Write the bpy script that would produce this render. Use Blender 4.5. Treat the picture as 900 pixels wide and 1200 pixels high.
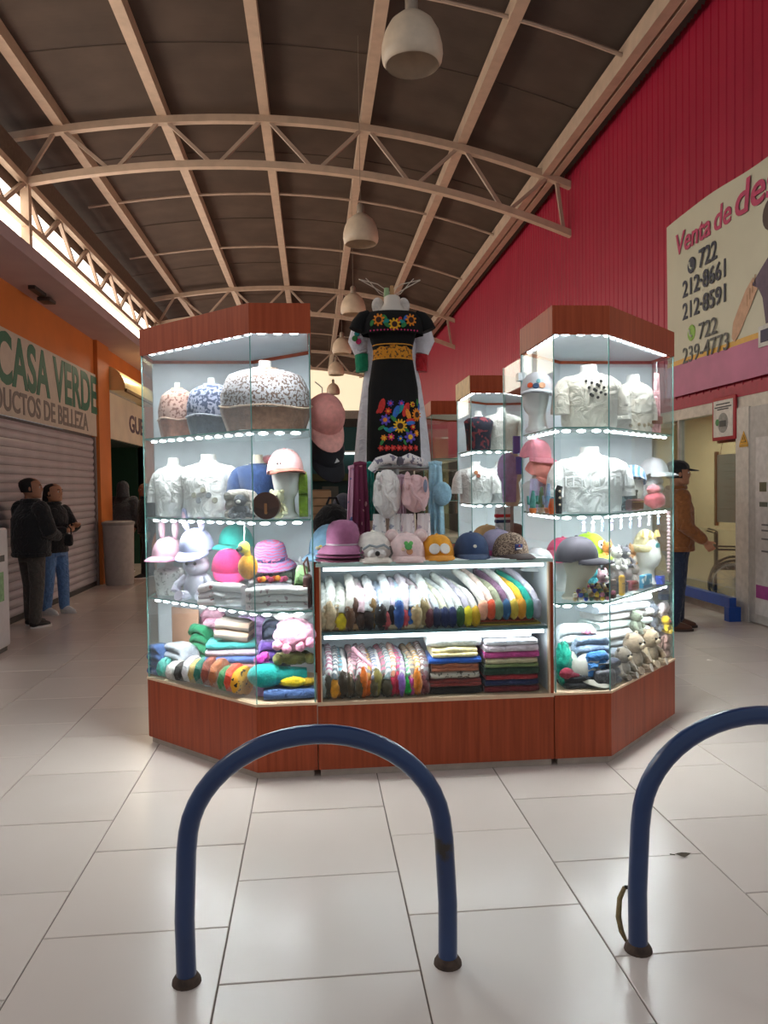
import bpy, math, random
import numpy as np
from math import sin, cos, pi, radians
from mathutils import Vector, Matrix

for o in list(bpy.data.objects):
    bpy.data.objects.remove(o, do_unlink=True)
SC = bpy.context.scene
COL = SC.collection
RND = random.Random(7)

# ------------------------------------------------------------------ camera
CAM_H, YAW, PITCH, ROLL, F_PX = 1.55, .0911, .0331, -.0140, 903.1
cd = bpy.data.cameras.new('camera')
cam = bpy.data.objects.new('camera', cd)
COL.objects.link(cam)
cd.sensor_fit = 'VERTICAL'; cd.sensor_height = 36.0
cd.lens = F_PX / 1200 * 36.0
cd.clip_start = .05; cd.clip_end = 300
_cy, _sy, _cp, _sp = cos(YAW), sin(YAW), cos(PITCH), sin(PITCH)
_fwd = Vector((_sy * _cp, _cy * _cp, -_sp)); _rt = Vector((_cy, -_sy, 0)); _up = _rt.cross(_fwd)
_r2 = cos(ROLL) * _rt + sin(ROLL) * _up; _u2 = -sin(ROLL) * _rt + cos(ROLL) * _up
cam.matrix_world = Matrix(((_r2.x, _u2.x, -_fwd.x, 0), (_r2.y, _u2.y, -_fwd.y, 0), (_r2.z, _u2.z, -_fwd.z, CAM_H), (0, 0, 0, 1)))
SC.camera = cam

def ray(x, y):
    return ((x - 450) / F_PX) * _r2 + ((600 - y) / F_PX) * _u2 + _fwd
def aY(x, y, Y):
    d = ray(x, y); t = Y / d.y
    return (d.x * t, Y, CAM_H + d.z * t)
def px(x, Y, z):
    """world X of picture column x at depth Y and height z"""
    y = 571 - (z - CAM_H) / Y * F_PX
    return aY(x, y, Y)[0]

# ------------------------------------------------------------------ sky, exposure
W = bpy.data.worlds.new('sky'); SC.world = W; W.use_nodes = True
wb = W.node_tree.nodes['Background']
wb.inputs[0].default_value = (.95, .96, 1.0, 1)
wb.inputs[1].default_value = 0.37
SC.view_settings.view_transform = 'Standard'; SC.view_settings.look = 'None'
SC.view_settings.exposure = 0.0; SC.view_settings.gamma = 1.0
SC.view_settings.use_curve_mapping = False
SC.cycles.transparent_max_bounces = 40
SC.cycles.max_bounces = 8
SC.cycles.sample_clamp_indirect = 6.0
CLERESTORY = 3.6        # daylight through the left clerestory
GABLE = 0.8             # daylight through the end gable
LED_W = 1.0             # multiplies every show-case lamp

# ------------------------------------------------------------------ materials
def lin(h):
    h = h.lstrip('#'); v = [int(h[i:i + 2], 16) / 255 for i in (0, 2, 4)]
    return tuple((c / 12.92 if c <= .04045 else ((c + .055) / 1.055) ** 2.4) for c in v) + (1,)
MATS = {}
def nodes(name):
    m = bpy.data.materials.new(name); m.use_nodes = True
    nt = m.node_tree; b = nt.nodes['Principled BSDF']
    return m, nt, b
def mat(hexc, rough=.6, var=.12, scale=14, bump=0.0, bscale=120, metal=0.0, sheen=0.0, kind=''):
    key = (hexc, rough, var, scale, bump, bscale, metal, sheen, kind)
    if key in MATS: return MATS[key]
    m, nt, b = nodes('mat_' + hexc.lstrip('#') + kind)
    c = lin(hexc)
    tc = nt.nodes.new('ShaderNodeTexCoord')
    n = nt.nodes.new('ShaderNodeTexNoise'); n.inputs['Scale'].default_value = scale; n.inputs['Detail'].default_value = 3
    nt.links.new(tc.outputs['Object'], n.inputs['Vector'])
    r = nt.nodes.new('ShaderNodeValToRGB')
    r.color_ramp.elements[0].position = .3; r.color_ramp.elements[1].position = .7
    r.color_ramp.elements[0].color = tuple(max(0, x * (1 - var)) for x in c[:3]) + (1,)
    r.color_ramp.elements[1].color = tuple(min(1, x * (1 + var)) for x in c[:3]) + (1,)
    nt.links.new(n.outputs['Fac'], r.inputs['Fac']); nt.links.new(r.outputs['Color'], b.inputs['Base Color'])
    b.inputs['Roughness'].default_value = rough; b.inputs['Metallic'].default_value = metal
    if sheen: b.inputs['Sheen Weight'].default_value = sheen
    if bump:
        n2 = nt.nodes.new('ShaderNodeTexNoise'); n2.inputs['Scale'].default_value = bscale; n2.inputs['Detail'].default_value = 2
        nt.links.new(tc.outputs['Object'], n2.inputs['Vector'])
        bp = nt.nodes.new('ShaderNodeBump'); bp.inputs['Strength'].default_value = bump; bp.inputs['Distance'].default_value = .004
        nt.links.new(n2.outputs['Fac'], bp.inputs['Height']); nt.links.new(bp.outputs['Normal'], b.inputs['Normal'])
        if kind == 'cloth':      # soft creases
            n3 = nt.nodes.new('ShaderNodeTexNoise'); n3.inputs['Scale'].default_value = 11; n3.inputs['Detail'].default_value = 2; n3.inputs['Distortion'].default_value = 1.6
            nt.links.new(tc.outputs['Object'], n3.inputs['Vector'])
            b3 = nt.nodes.new('ShaderNodeBump'); b3.inputs['Strength'].default_value = .75; b3.inputs['Distance'].default_value = .035
            nt.links.new(n3.outputs['Fac'], b3.inputs['Height']); nt.links.new(b3.outputs['Normal'], bp.inputs['Normal'])
    MATS[key] = m
    return m
def cloth(h, var=.15): return mat(h, .9, var, 30, .5, 160, kind='cloth', sheen=.2)
def twill(h, var=.12): return mat(h, .85, var, 30, .4, 220, kind='twill', sheen=.1)
def knit(h, var=.22): return mat(h, .95, var, 40, .9, 90, kind='knit', sheen=.3)
def speckle(h1, h2, scale=60, cut=.55, rough=.9):
    key = ('sp', h1, h2, scale, cut)
    if key in MATS: return MATS[key]
    m, nt, b = nodes('mat_print_' + h1.lstrip('#') + h2.lstrip('#'))
    tc = nt.nodes.new('ShaderNodeTexCoord'); v = nt.nodes.new('ShaderNodeTexNoise')
    v.inputs['Scale'].default_value = scale; v.inputs['Detail'].default_value = 1.5
    nt.links.new(tc.outputs['Object'], v.inputs['Vector'])
    r = nt.nodes.new('ShaderNodeValToRGB'); r.color_ramp.interpolation = 'CONSTANT'
    r.color_ramp.elements[0].color = lin(h1); r.color_ramp.elements[1].color = lin(h2); r.color_ramp.elements[1].position = cut
    nt.links.new(v.outputs['Fac'], r.inputs['Fac']); nt.links.new(r.outputs['Color'], b.inputs['Base Color'])
    b.inputs['Roughness'].default_value = rough
    MATS[key] = m
    return m
def stripes(h1, h2, axis='Z', scale=40, rough=.9, dist=.5):
    key = ('st', h1, h2, axis, scale)
    if key in MATS: return MATS[key]
    m, nt, b = nodes('mat_stripe_' + h1.lstrip('#') + h2.lstrip('#'))
    tc = nt.nodes.new('ShaderNodeTexCoord'); v = nt.nodes.new('ShaderNodeTexWave')
    v.bands_direction = axis; v.inputs['Scale'].default_value = scale; v.inputs['Distortion'].default_value = dist
    nt.links.new(tc.outputs['Object'], v.inputs['Vector'])
    r = nt.nodes.new('ShaderNodeValToRGB')
    r.color_ramp.elements[0].color = lin(h1); r.color_ramp.elements[1].color = lin(h2)
    r.color_ramp.elements[0].position = .4; r.color_ramp.elements[1].position = .6
    nt.links.new(v.outputs['Fac'], r.inputs['Fac']); nt.links.new(r.outputs['Color'], b.inputs['Base Color'])
    b.inputs['Roughness'].default_value = rough
    MATS[key] = m
    return m
def emit(hexc, s, name='lamp'):
    key = ('em', hexc, s, name)
    if key in MATS: return MATS[key]
    m, nt, b = nodes('mat_glow_' + name)
    b.inputs['Base Color'].default_value = lin(hexc)
    b.inputs['Emission Color'].default_value = lin(hexc); b.inputs['Emission Strength'].default_value = s
    MATS[key] = m
    return m
def glass(tint='#f2fbf8', refl=1.0, name='glass'):
    key = ('gl', tint, refl)
    if key in MATS: return MATS[key]
    m = bpy.data.materials.new('mat_' + name); m.use_nodes = True; nt = m.node_tree
    nt.nodes.clear()
    o = nt.nodes.new('ShaderNodeOutputMaterial'); mx = nt.nodes.new('ShaderNodeMixShader')
    t = nt.nodes.new('ShaderNodeBsdfTransparent'); t.inputs[0].default_value = lin(tint)
    g = nt.nodes.new('ShaderNodeBsdfGlossy'); g.inputs['Roughness'].default_value = .02
    fr = nt.nodes.new('ShaderNodeFresnel'); fr.inputs[0].default_value = 1.45
    mu = nt.nodes.new('ShaderNodeMath'); mu.operation = 'MULTIPLY'; mu.inputs[1].default_value = .6 * refl
    nt.links.new(fr.outputs[0], mu.inputs[0]); nt.links.new(mu.outputs[0], mx.inputs[0])
    nt.links.new(t.outputs[0], mx.inputs[1]); nt.links.new(g.outputs[0], mx.inputs[2])
    nt.links.new(mx.outputs[0], o.inputs[0])
    MATS[key] = m
    return m
def wood(hexc, dark, rough=.42):
    key = ('wood', hexc)
    if key in MATS: return MATS[key]
    m, nt, b = nodes('mat_wood_' + hexc.lstrip('#'))
    tc = nt.nodes.new('ShaderNodeTexCoord'); mp = nt.nodes.new('ShaderNodeMapping'); mp.inputs['Scale'].default_value = (30, 30, 1.2)
    n = nt.nodes.new('ShaderNodeTexNoise'); n.inputs['Scale'].default_value = 1.6; n.inputs['Detail'].default_value = 6
    r = nt.nodes.new('ShaderNodeValToRGB')
    r.color_ramp.elements[0].color = lin(dark); r.color_ramp.elements[1].color = lin(hexc)
    r.color_ramp.elements[0].position = .25; r.color_ramp.elements[1].position = .65
    nt.links.new(tc.outputs['Object'], mp.inputs[0]); nt.links.new(mp.outputs[0], n.inputs['Vector'])
    nt.links.new(n.outputs['Fac'], r.inputs[0]); nt.links.new(r.outputs[0], b.inputs['Base Color'])
    b.inputs['Roughness'].default_value = rough; b.inputs['Specular IOR Level'].default_value = .3
    MATS[key] = m
    return m

# ------------------------------------------------------------------ mesh builder
class MB:
    def __init__(s): s.v = []; s.f = []
    def add(s, vs, fs):
        k = len(s.v); s.v += [tuple(v) for v in vs]; s.f += [tuple(i + k for i in f) for f in fs]
    def box(s, x0, x1, y0, y1, z0, z1):
        s.add([(x0, y0, z0), (x1, y0, z0), (x1, y1, z0), (x0, y1, z0), (x0, y0, z1), (x1, y0, z1), (x1, y1, z1), (x0, y1, z1)],
              [(0, 3, 2, 1), (4, 5, 6, 7), (0, 1, 5, 4), (1, 2, 6, 5), (2, 3, 7, 6), (3, 0, 4, 7)]); return s
    def rbox(s, cx, cy, cz, sx, sy, sz, r=.01, n=3):
        """box with rounded edges, made as a superellipse-like loft"""
        r = min(r, sx / 2.01, sy / 2.01, sz / 2.01); rings = []
        def ring(off, z):
            pts = []
            for qx, qy, a0 in ((1, 1, 0), (-1, 1, 90), (-1, -1, 180), (1, -1, 270)):
                for i in range(n + 1):
                    a = radians(a0 + 90 * i / n)
                    rr = r
                    pts.append((cx + qx * (sx / 2 - r) + (rr - off) * cos(a), cy + qy * (sy / 2 - r) + (rr - off) * sin(a), z))
            return pts
        for i in range(n + 1):
            a = radians(90 * i / n); rings.append(ring(r * (1 - sin(a)), cz - sz / 2 + r * (1 - cos(a))))
        for i in range(n + 1):
            a = radians(90 * i / n); rings.append(ring(r * (1 - cos(a)), cz + sz / 2 - r * (1 - sin(a))))
        return s.loft(rings)
    def loft(s, rings, cap=True, closed=True):
        n = len(rings[0]); k = len(s.v)
        for r in rings: s.v += [tuple(p) for p in r]
        for i in range(len(rings) - 1):
            for j in range(n if closed else n - 1):
                a = k + i * n + j; b = k + i * n + (j + 1) % n
                s.f.append((a, b, b + n, a + n))
        if cap and closed:
            s.f.append(tuple(k + j for j in reversed(range(n)))); s.f.append(tuple(k + (len(rings) - 1) * n + j for j in range(n)))
        return s
    def lathe(s, prof, n=24, c=(0, 0, 0), sx=1, sy=1, cap=True):
        return s.loft([[(c[0] + r * sx * cos(2 * pi * j / n), c[1] + r * sy * sin(2 * pi * j / n), c[2] + z) for j in range(n)] for r, z in prof], cap)
    def tube(s, pts, rad, n=10, flat=1.0, cap=True):
        pts = [Vector(p) for p in pts]; N = len(pts)
        if not hasattr(rad, '__len__'): rad = [rad] * N
        rings = []; ref = None
        for i, p in enumerate(pts):
            t = (pts[min(i + 1, N - 1)] - pts[max(i - 1, 0)]).normalized()
            if ref is None:
                ref = Vector((0, 0, 1)) if abs(t.z) < .9 else Vector((1, 0, 0))
            u = (ref - t * ref.dot(t))
            if u.length < 1e-4: u = t.orthogonal()
            u.normalize(); ref = u; w = t.cross(u)
            rings.append([p + rad[i] * (cos(2 * pi * j / n) * w + flat * sin(2 * pi * j / n) * u) for j in range(n)])
        return s.loft(rings, cap)
    def bar(s, a, b, w, h=None):
        a, b = Vector(a), Vector(b); h = h or w; t = (b - a).normalized()
        up = Vector((0, 0, 1)) if abs(t.z) < .95 else Vector((0, 1, 0))
        x = t.cross(up).normalized(); y = x.cross(t)
        q = [x * w / 2 * i + y * h / 2 * j for i, j in ((-1, -1), (1, -1), (1, 1), (-1, 1))]
        return s.loft([[a + k for k in q], [b + k for k in q]])
    def ball(s, c, r, n=14, m=9, sx=1, sy=1, sz=1, fn=None):
        rings = []
        for i in range(m + 1):
            a = -pi / 2 + pi * i / m; rr = max(cos(a), .02)
            rings.append([(c[0] + r * sx * rr * cos(2 * pi * j / n), c[1] + r * sy * rr * sin(2 * pi * j / n), c[2] + r * sz * sin(a)) for j in range(n)])
        if fn: rings = [[fn(p) for p in q] for q in rings]
        return s.loft(rings)
    def prism(s, poly, z0, z1):
        return s.loft([[(x, y, z0) for x, y in poly], [(x, y, z1) for x, y in poly]])
    def disc(s, c, r, nrm=(0, -1, 0), n=12, t=.004):
        c = Vector(c); d = Vector(nrm).normalized(); u = d.orthogonal().normalized(); w = d.cross(u)
        mk = lambda k, rr: [c + d * k + rr * (cos(2 * pi * j / n) * u + sin(2 * pi * j / n) * w) for j in range(n)]
        return s.loft([mk(0, r), mk(t, r * .9)])
    def fuzz(s, amp, seed=0):
        r = random.Random(seed)
        s.v = [(x + r.uniform(-amp, amp), y + r.uniform(-amp, amp), z + r.uniform(-amp, amp)) for x, y, z in s.v]; return s
    def xf(s, M):
        s.v = [tuple(M @ Vector(v)) for v in s.v]; return s
    def mesh(s, name, m, smooth=True, angle=40):
        me = bpy.data.meshes.new(name); me.from_pydata(s.v, [], s.f)
        me.materials.append(m)
        import bmesh
        b = bmesh.new(); b.from_mesh(me); bmesh.ops.recalc_face_normals(b, faces=b.faces)
        if smooth:
            for f in b.faces: f.smooth = True
            ca = cos(radians(angle))
            for e in b.edges:
                if len(e.link_faces) == 2 and e.link_faces[0].normal.dot(e.link_faces[1].normal) < ca: e.smooth = False
        b.to_mesh(me); b.free(); me.update()
        return me
    def build(s, name, m, parent=None, smooth=True, loc=None, rot=None, angle=40):
        o = bpy.data.objects.new(name, s.mesh(name, m, smooth, angle)); COL.objects.link(o)
        if parent: o.parent = parent
        if loc is not None: o.location = loc
        if rot is not None: o.rotation_euler = rot
        return o
def tag(o, label=None, cat=None, group=None, kind=None):
    if label: o['label'] = label
    if cat: o['category'] = cat
    if group: o['group'] = group
    if kind: o['kind'] = kind
    return o
def thing(name, label, cat, loc=(0, 0, 0), rz=0, group=None, rx=0, ry=0):
    o = bpy.data.objects.new(name, None); COL.objects.link(o); o.empty_display_size = .1
    o.location = loc; o.rotation_euler = (rx, ry, rz)
    return tag(o, label, cat, group)
def struct(name, loc=(0, 0, 0)):
    o = bpy.data.objects.new(name, None); COL.objects.link(o); o.location = loc; o['kind'] = 'structure'; o.empty_display_size = .1
    return o
def share(src, name, parent, loc=(0, 0, 0), rot=(0, 0, 0)):
    o = src.copy(); o.name = name; COL.objects.link(o); o.parent = parent; o.location = loc; o.rotation_euler = rot
    return o
def copy_tree(o, parent=None):
    c = o.copy(); COL.objects.link(c); c.parent = parent
    for ch in list(o.children): copy_tree(ch, c)
    return c
def lamp(name, loc, size, size_y, power, parent=None, color=(1, 1, 1), rot=(0, 0, 0), spread=180):
    l = bpy.data.lights.new(name, 'AREA'); l.shape = 'RECTANGLE'; l.size = size; l.size_y = size_y; l.energy = power; l.color = color
    l.spread = radians(spread)
    o = bpy.data.objects.new(name, l); COL.objects.link(o); o.location = loc; o.rotation_euler = rot
    if parent: o.parent = parent
    return o
def text(body, size, m, parent, loc, rot, name='lettering', bold=.0, ext=.0025, align='LEFT', shear=0, sx=1, fit=None):
    c = bpy.data.curves.new(name, 'FONT'); c.body = body; c.size = size; c.extrude = ext; c.offset = bold; c.align_x = align; c.shear = shear
    c.resolution_u = 4
    tmp = bpy.data.objects.new(name, c); COL.objects.link(tmp)
    bpy.context.view_layer.update()
    me = bpy.data.meshes.new_from_object(tmp.evaluated_get(bpy.context.evaluated_depsgraph_get()))
    bpy.data.objects.remove(tmp, do_unlink=True)
    me.materials.clear(); me.materials.append(m)
    if fit:
        xs = [v.co.x for v in me.vertices]; x0 = min(xs); k = fit / (max(xs) - x0)
        for v in me.vertices: v.co.x = (v.co.x - x0) * k
    o = bpy.data.objects.new(name, me); COL.objects.link(o); o.parent = parent; o.location = loc; o.rotation_euler = rot; o.scale.x = sx
    return o
# ================================================================== the hall
TILE, JX, OFA, OFB = .6396, -.9623, .4808, .1620
XL, XR, XS = -3.53, 4.77, -2.93
Y0, Y1 = -1.0, 44.0
UP = np.polyfit([-5.2, -4.2, -2.5, -.74, 1.06, 2.83, 4.48], [7.57, 7.76, 7.95, 8.02, 7.93, 7.58, 7.11], 3)
LO = np.polyfit([-4.83, -3.76, -2.16, -.64, .93, 2.43, 3.68, 4.76], [6.86, 7.03, 7.17, 7.25, 7.14, 6.84, 6.45, 6.16], 3)
up = lambda x: float(np.polyval(UP, x)); lo = lambda x: float(np.polyval(LO, x))

# floor: grout bed, about 300 separate tiles, the rest joined
def tile_material():
    m, nt, b = nodes('mat_floor_tile')
    tc = nt.nodes.new('ShaderNodeTexCoord'); oi = nt.nodes.new('ShaderNodeObjectInfo')
    geo = nt.nodes.new('ShaderNodeNewGeometry')
    n = nt.nodes.new('ShaderNodeTexNoise'); n.inputs['Scale'].default_value = 2.2; n.inputs['Detail'].default_value = 2
    nt.links.new(geo.outputs['Position'], n.inputs['Vector'])
    r = nt.nodes.new('ShaderNodeMix'); r.data_type = 'RGBA'
    r.inputs[6].default_value = lin('#d4c5bb'); r.inputs[7].default_value = lin('#dbcec5')
    nt.links.new(n.outputs['Fac'], r.inputs[0])
    hs = nt.nodes.new('ShaderNodeHueSaturation'); mr = nt.nodes.new('ShaderNodeMapRange')
    mr.inputs['To Min'].default_value = .93; mr.inputs['To Max'].default_value = 1.03
    nt.links.new(oi.outputs['Random'], mr.inputs[0]); nt.links.new(mr.outputs[0], hs.inputs['Value']); nt.links.new(r.outputs[2], hs.inputs['Color'])
    nt.links.new(hs.outputs[0], b.inputs['Base Color'])
    n2 = nt.nodes.new('ShaderNodeTexNoise'); n2.inputs['Scale'].default_value = 6; n2.inputs['Detail'].default_value = 4
    nt.links.new(geo.outputs['Position'], n2.inputs['Vector'])
    m2 = nt.nodes.new('ShaderNodeMapRange'); m2.inputs['To Min'].default_value = .20; m2.inputs['To Max'].default_value = .30
    nt.links.new(n2.outputs['Fac'], m2.inputs[0]); nt.links.new(m2.outputs[0], b.inputs['Roughness'])
    return m
floor = struct('floor')
MB().box(-6, 8, Y0 - 3, Y1, -.05, -.006).build('grout_bed', mat('#6f635a', .9), floor, False)
MT = tile_material()
g = .0024
def tile_mb(x, y):
    t = TILE / 2 - g; mb = MB()
    mb.loft([[(x - t, y - t, -.02), (x + t, y - t, -.02), (x + t, y + t, -.02), (x - t, y + t, -.02)],
             [(x - t, y - t, -.002), (x + t, y - t, -.002), (x + t, y + t, -.002), (x - t, y + t, -.002)],
             [(x - t + .002, y - t + .002, 0), (x + t - .002, y - t + .002, 0), (x + t - .002, y + t - .002, 0), (x - t + .002, y + t - .002, 0)]])
    return mb
t0 = None; count = 0; rest = MB()
cells = []
for k in range(-5, 12):
    off = OFA if k % 2 else OFB
    for j in range(-6, 68):
        x = JX + TILE * (k + .5); y = off + TILE * (j + .5)
        cells.append((x, y))
def tile_rank(c):
    x, y = c
    if y < 1.2: return 1000 - y
    return y if abs(x - .1 * y) < .56 * y + .5 else 900 + y
for i, (x, y) in enumerate(sorted(cells, key=tile_rank)):
    if i < 298:
        dz = -RND.random() * .0012
        if t0 is None: t0 = tile_mb(0, 0).build('tile', MT, floor, False, (x, y, dz))
        else: share(t0, 'tile', floor, (x, y, dz))
    else:
        rest.v, rest.f = rest.v, rest.f; rest.add(*((lambda q: (q.v, q.f))(tile_mb(x, y))))
tag(rest.build('tile_field', MT, floor, False), kind='stuff')

# roof: corrugated sheets, purlins, arched trusses
beam = mat('#c2aa94', .55, .1, 5, kind='beam'); beam_d = mat('#b39c8a', .55, .1, 5, kind='beam2')
ceil = struct('ceiling')
sheet_m = mat('#5d4d42', .5, .18, 1.5, kind='roof', metal=.1)
PUR = [-5.9, -4.24, -2.5, -.74, 1.03, 2.76, 4.40, 5.0]
ROOF_DZ = .30
rows = [4.4 + 3.82 * i for i in range(11)]
for b in range(len(PUR) - 1):
    xa, xb = PUR[b], PUR[b + 1]; src = None
    for yr in rows:
        if src is None:
            mb = MB(); n = 42; rings = []
            pitch = 3.84 / n
            for i in range(n * 2 + 1):
                zc = .030 * (1 if i % 2 else -1)
                rings.append([(xa + (xb - xa) * q / 4, i * pitch / 2, up(xa + (xb - xa) * q / 4) + ROOF_DZ + zc) for q in range(5)])
            mb.loft(rings, False, False)
            src = mb.build('roof_sheet', sheet_m, ceil, False, (0, yr, 0))
        else: share(src, 'roof_sheet', ceil, (0, yr, 0))
for x in PUR[1:6]:
    MB().box(x - .085, x + .085, 4.4, Y1, up(x) + .06, up(x) + ROOF_DZ - .02).build('purlin', beam, ceil, False)
# eave girder: two channels side by side
eg = struct('trim_1')
for dx, w, h in ((-.12, .15, .26), (.07, .13, .20)):
    x = 4.42 + dx
    MB().box(x - w / 2, x + w / 2, 4.4, Y1, up(4.42) + .02, up(4.42) + .02 + h).build('eave_channel', beam, eg, False)
for yt in (10.2, 17.6, 21.4, 29.2, 33.1):
    xs = [-4.8 + .6 * i for i in range(16)] + [4.42]
    MB().tube([(x, yt, up(x) + .10) for x in xs], .028, 6).build('bridging_rod', beam_d, ceil)
def truss(Y, label):
    t = struct('trim_2'); t.location = (0, Y, 0)
    for fn, x0, x1, nm in ((up, -5.1, 4.77, 'upper_chord'), (lo, -4.86, 4.77, 'lower_chord')):
        mb = MB(); N = 26; rings = []
        for i in range(N + 1):
            x = x0 + (x1 - x0) * i / N; z = fn(x)
            rings.append([(x, -.065, z - .06), (x, .065, z - .06), (x, .065, z + .06), (x, -.065, z + .06)])
        mb.loft(rings).build(nm, beam, t, False)
    un = [-4.24, -2.5, -.74, 1.03, 2.76, 4.42]; ln = [-4.83] + [(a + b) / 2 for a, b in zip(un, un[1:])] + [4.74]
    for i, u in enumerate(un):
        for l, s in ((ln[i], -.1), (ln[i + 1], .1)):
            MB().bar((u + s, 0, up(u + s) - .05), (l - s * (.0 if i == 0 and s < 0 else 1), 0, lo(l) + .05), .06).build('web_bar', beam_d, t, False)
    return t
for Y in (13.9, 25.4, 36.9): truss(Y, '')

# left clerestory over the shops and its longitudinal truss
cl = struct('window_1')
CX = -4.95
pane = None
for i in range(21):
    y = 4.4 + i * 1.9
    mb = MB().box(CX - .02, CX, y + .02, y + 1.88, 4.15, 6.62)
    mb.build('pane', emit('#fff6e6', CLERESTORY, 'clerestory'), cl, False)
MB().box(CX - .04, CX + .01, 4.4, Y1, 6.62, 7.5).build('upper_panel', mat('#6b5a4e', .8), cl, False)
lt = struct('trim_3')
MB().box(-4.89, -4.77, 4.4, Y1, 6.79, 6.91).build('upper_chord', beam, lt, False)
MB().box(-4.88, -4.78, 4.4, Y1, 6.08, 6.18).build('lower_chord', beam, lt, False)
sp = 1.86; k = 0; w0 = None
for i in range(24):
    ya = 4.5 + i * sp
    if ya + sp > Y1: break
    for a, b in (((-4.83, ya, 6.80), (-4.83, ya + sp * .5, 6.17)), ((-4.83, ya + sp * .5, 6.17), (-4.83, ya + sp, 6.80))):
        MB().bar(a, b, .07, .07).build('web_bar', beam_d, lt, False)
for yy in (6.4, 13.9, 25.4, 36.9):
    MB().box(-4.9, -4.76, yy - .07, yy + .07, 4.1, 6.9).build('post', beam, lt, False)

# left shops: slab soffit, orange wall, sign, shutter
so = struct('trim_4')
MB().box(-5.2, XS, 6.9, Y1, 4.005, 4.15).build('soffit_slab', mat('#b89c9c', .8, .06, 2), so, False)
ORG = mat('#d2762f', .6, .08, 2, kind='wall')
wl = struct('wall_left')
MB().box(XL - .12, XL, 7.3, 13.0, 3.44, 4.005).build('upper_wall', ORG, wl, False)
MB().box(XL - .12, XL + .06, 13.02, 13.72, 0, 4.005).build('orange_pillar', ORG, wl, False)
MB().box(XL - .12, XL, 7.3, 7.6, 0, 3.44).build('lower_wall', ORG, wl, False)
MB().box(XL - .12, XL, 13.72, 16.6, 3.72, 4.005).build('upper_wall', ORG, wl, False)
MB().box(XL - .12, XL, 16.6, Y1, 0, 4.005).build('far_wall', ORG, wl, False)
MB().box(XL - .12, XL + .03, 16.6, 17.0, 0, 4.005).build('orange_pillar', ORG, wl, False)
db = struct('door_1')
sl = None; n = 22
for i in range(n):
    z = .06 + i * (2.40 - .06) / n; hgt = (2.40 - .06) / n
    if sl is None:
        mb = MB(); prof = []
        for q in range(7):
            a = q / 6; prof.append((.016 + .018 * sin(pi * a), a * hgt * .97))
        mb.loft([[(XL - .05 + p, y, zz) for p, zz in prof] for y in (7.6, 13.0)], False, False)
        sl = mb.build('slat', mat('#b5adb2', .45, .08, 3, metal=.3, kind='shutter'), db, True, (0, 0, z), angle=180)
    else: share(sl, 'slat', db, (0, 0, z))
MB().box(XL - .06, XL - .02, 7.6, 13.0, 0, .07).build('bottom_rail', mat('#2a2625', .6), db, False)
MB().box(XL - .09, XL - .055, 7.6, 13.0, .02, 2.44).build('shutter_backing', mat('#6a5e5c', .8), db, False)
for i, y in enumerate((12.94,)):
    MB().box(XL - .05, XL + .012, y, y + .06, 0, 2.42).build('guide_rail', mat('#8a7c78', .5, metal=.3), db, False)
sg = thing('shop_sign', 'long pale shop sign lettered CASA VERDE in green above the shutter', 'sign', (XL, 9.1, 2.43))
MB().box(0, .03, -1.5, 3.88, 0, 1.0).build('panel', mat('#cbbfb0', .6, .05), sg, False)
GRN = mat('#0f6b52', .5, .1); GRY = mat('#77706a', .5, .1)
rl = (pi / 2, 0, pi / 2)
text('CASA VERDE', .82, GRN, sg, (.032, -.12, .38), rl, bold=.022, sx=.86)
text('PRODUCTOS DE BELLEZA', .36, GRY, sg, (.032, -.93, .06), rl, bold=.008, sx=1.03)
sf = thing('security_light', 'small dark floodlight bracket fixed under the mauve soffit', 'light', (-3.3, 9.9, 3.96))
MB().box(-.04, .04, -.30, .10, 0, .045).build('arm', mat('#2b2522', .5), sf, False)
MB().rbox(0, .22, -.015, .16, .24, .05, .015).build('housing', mat('#3a322e', .5), sf)
# next shop: lit yellow awning box, signboard, green interior
aw = thing('awning_box', 'glossy yellow rounded awning box lit from inside beyond orange pillar', 'awning', (XL, 15.15, 3.28))
mb = MB(); rings = []
for yv in (-1.38, 1.42):
    rings.append([(.0, yv, 0)] + [(.32 * sin(a) , yv, .42 * (1 - (1 - cos(a)) * 1.0)) for a in [pi / 2 * (1 - q / 7) for q in range(8)]])
mb.loft(rings).build('shell', mat('#e4cd92', .3, .1, 3, metal=.4), aw)
MB().box(.30, .345, -1.38, 1.42, -.02, .03).build('edge_bar', mat('#70562f', .5), aw, False)
lamp('awning_lamp', (XL + .5, 15.1, 3.94), .1, 2.2, 40, None, (1, .85, .6), (0, radians(-25), 0))
s2 = thing('shop_signboard', 'cream signboard with dark letters under the yellow awning box', 'sign', (XL, 15.15, 2.45))
MB().box(0, .05, -1.38, 1.42, 0, .80).build('panel', mat('#e6d9bf', .5, .1, 2), s2, False)
text('GUE', .46, mat('#5b4a58', .5), s2, (.055, -.02, .22), rl, bold=.01, sx=1.4)
gi = struct('wall_back')
GI = mat('#0f3b27', .7, .1)
MB().box(-6.4, -6.3, 13.7, 16.6, 0, 2.6).build('green_panel', GI, gi, False)
MB().box(-6.4, XL - .12, 13.6, 13.7, 0, 2.6).build('side_panel', GI, gi, False)
MB().box(-6.4, XL - .12, 16.6, 16.7, 0, 2.6).build('side_panel', GI, gi, False)
MB().box(-6.4, XL - .05, 13.6, 16.7, 2.44, 2.6).build('top_panel', mat('#20342a', .7), gi, False)
cs = thing('lit_drinks_cooler', 'upright cooler glowing pale green inside the dark green shop', 'cooler', (-5.6, 16.2, 0))
MB().rbox(0, 0, .9, .9, .6, 1.8, .03).build('body', mat('#d9ded8', .4), cs)
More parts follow.
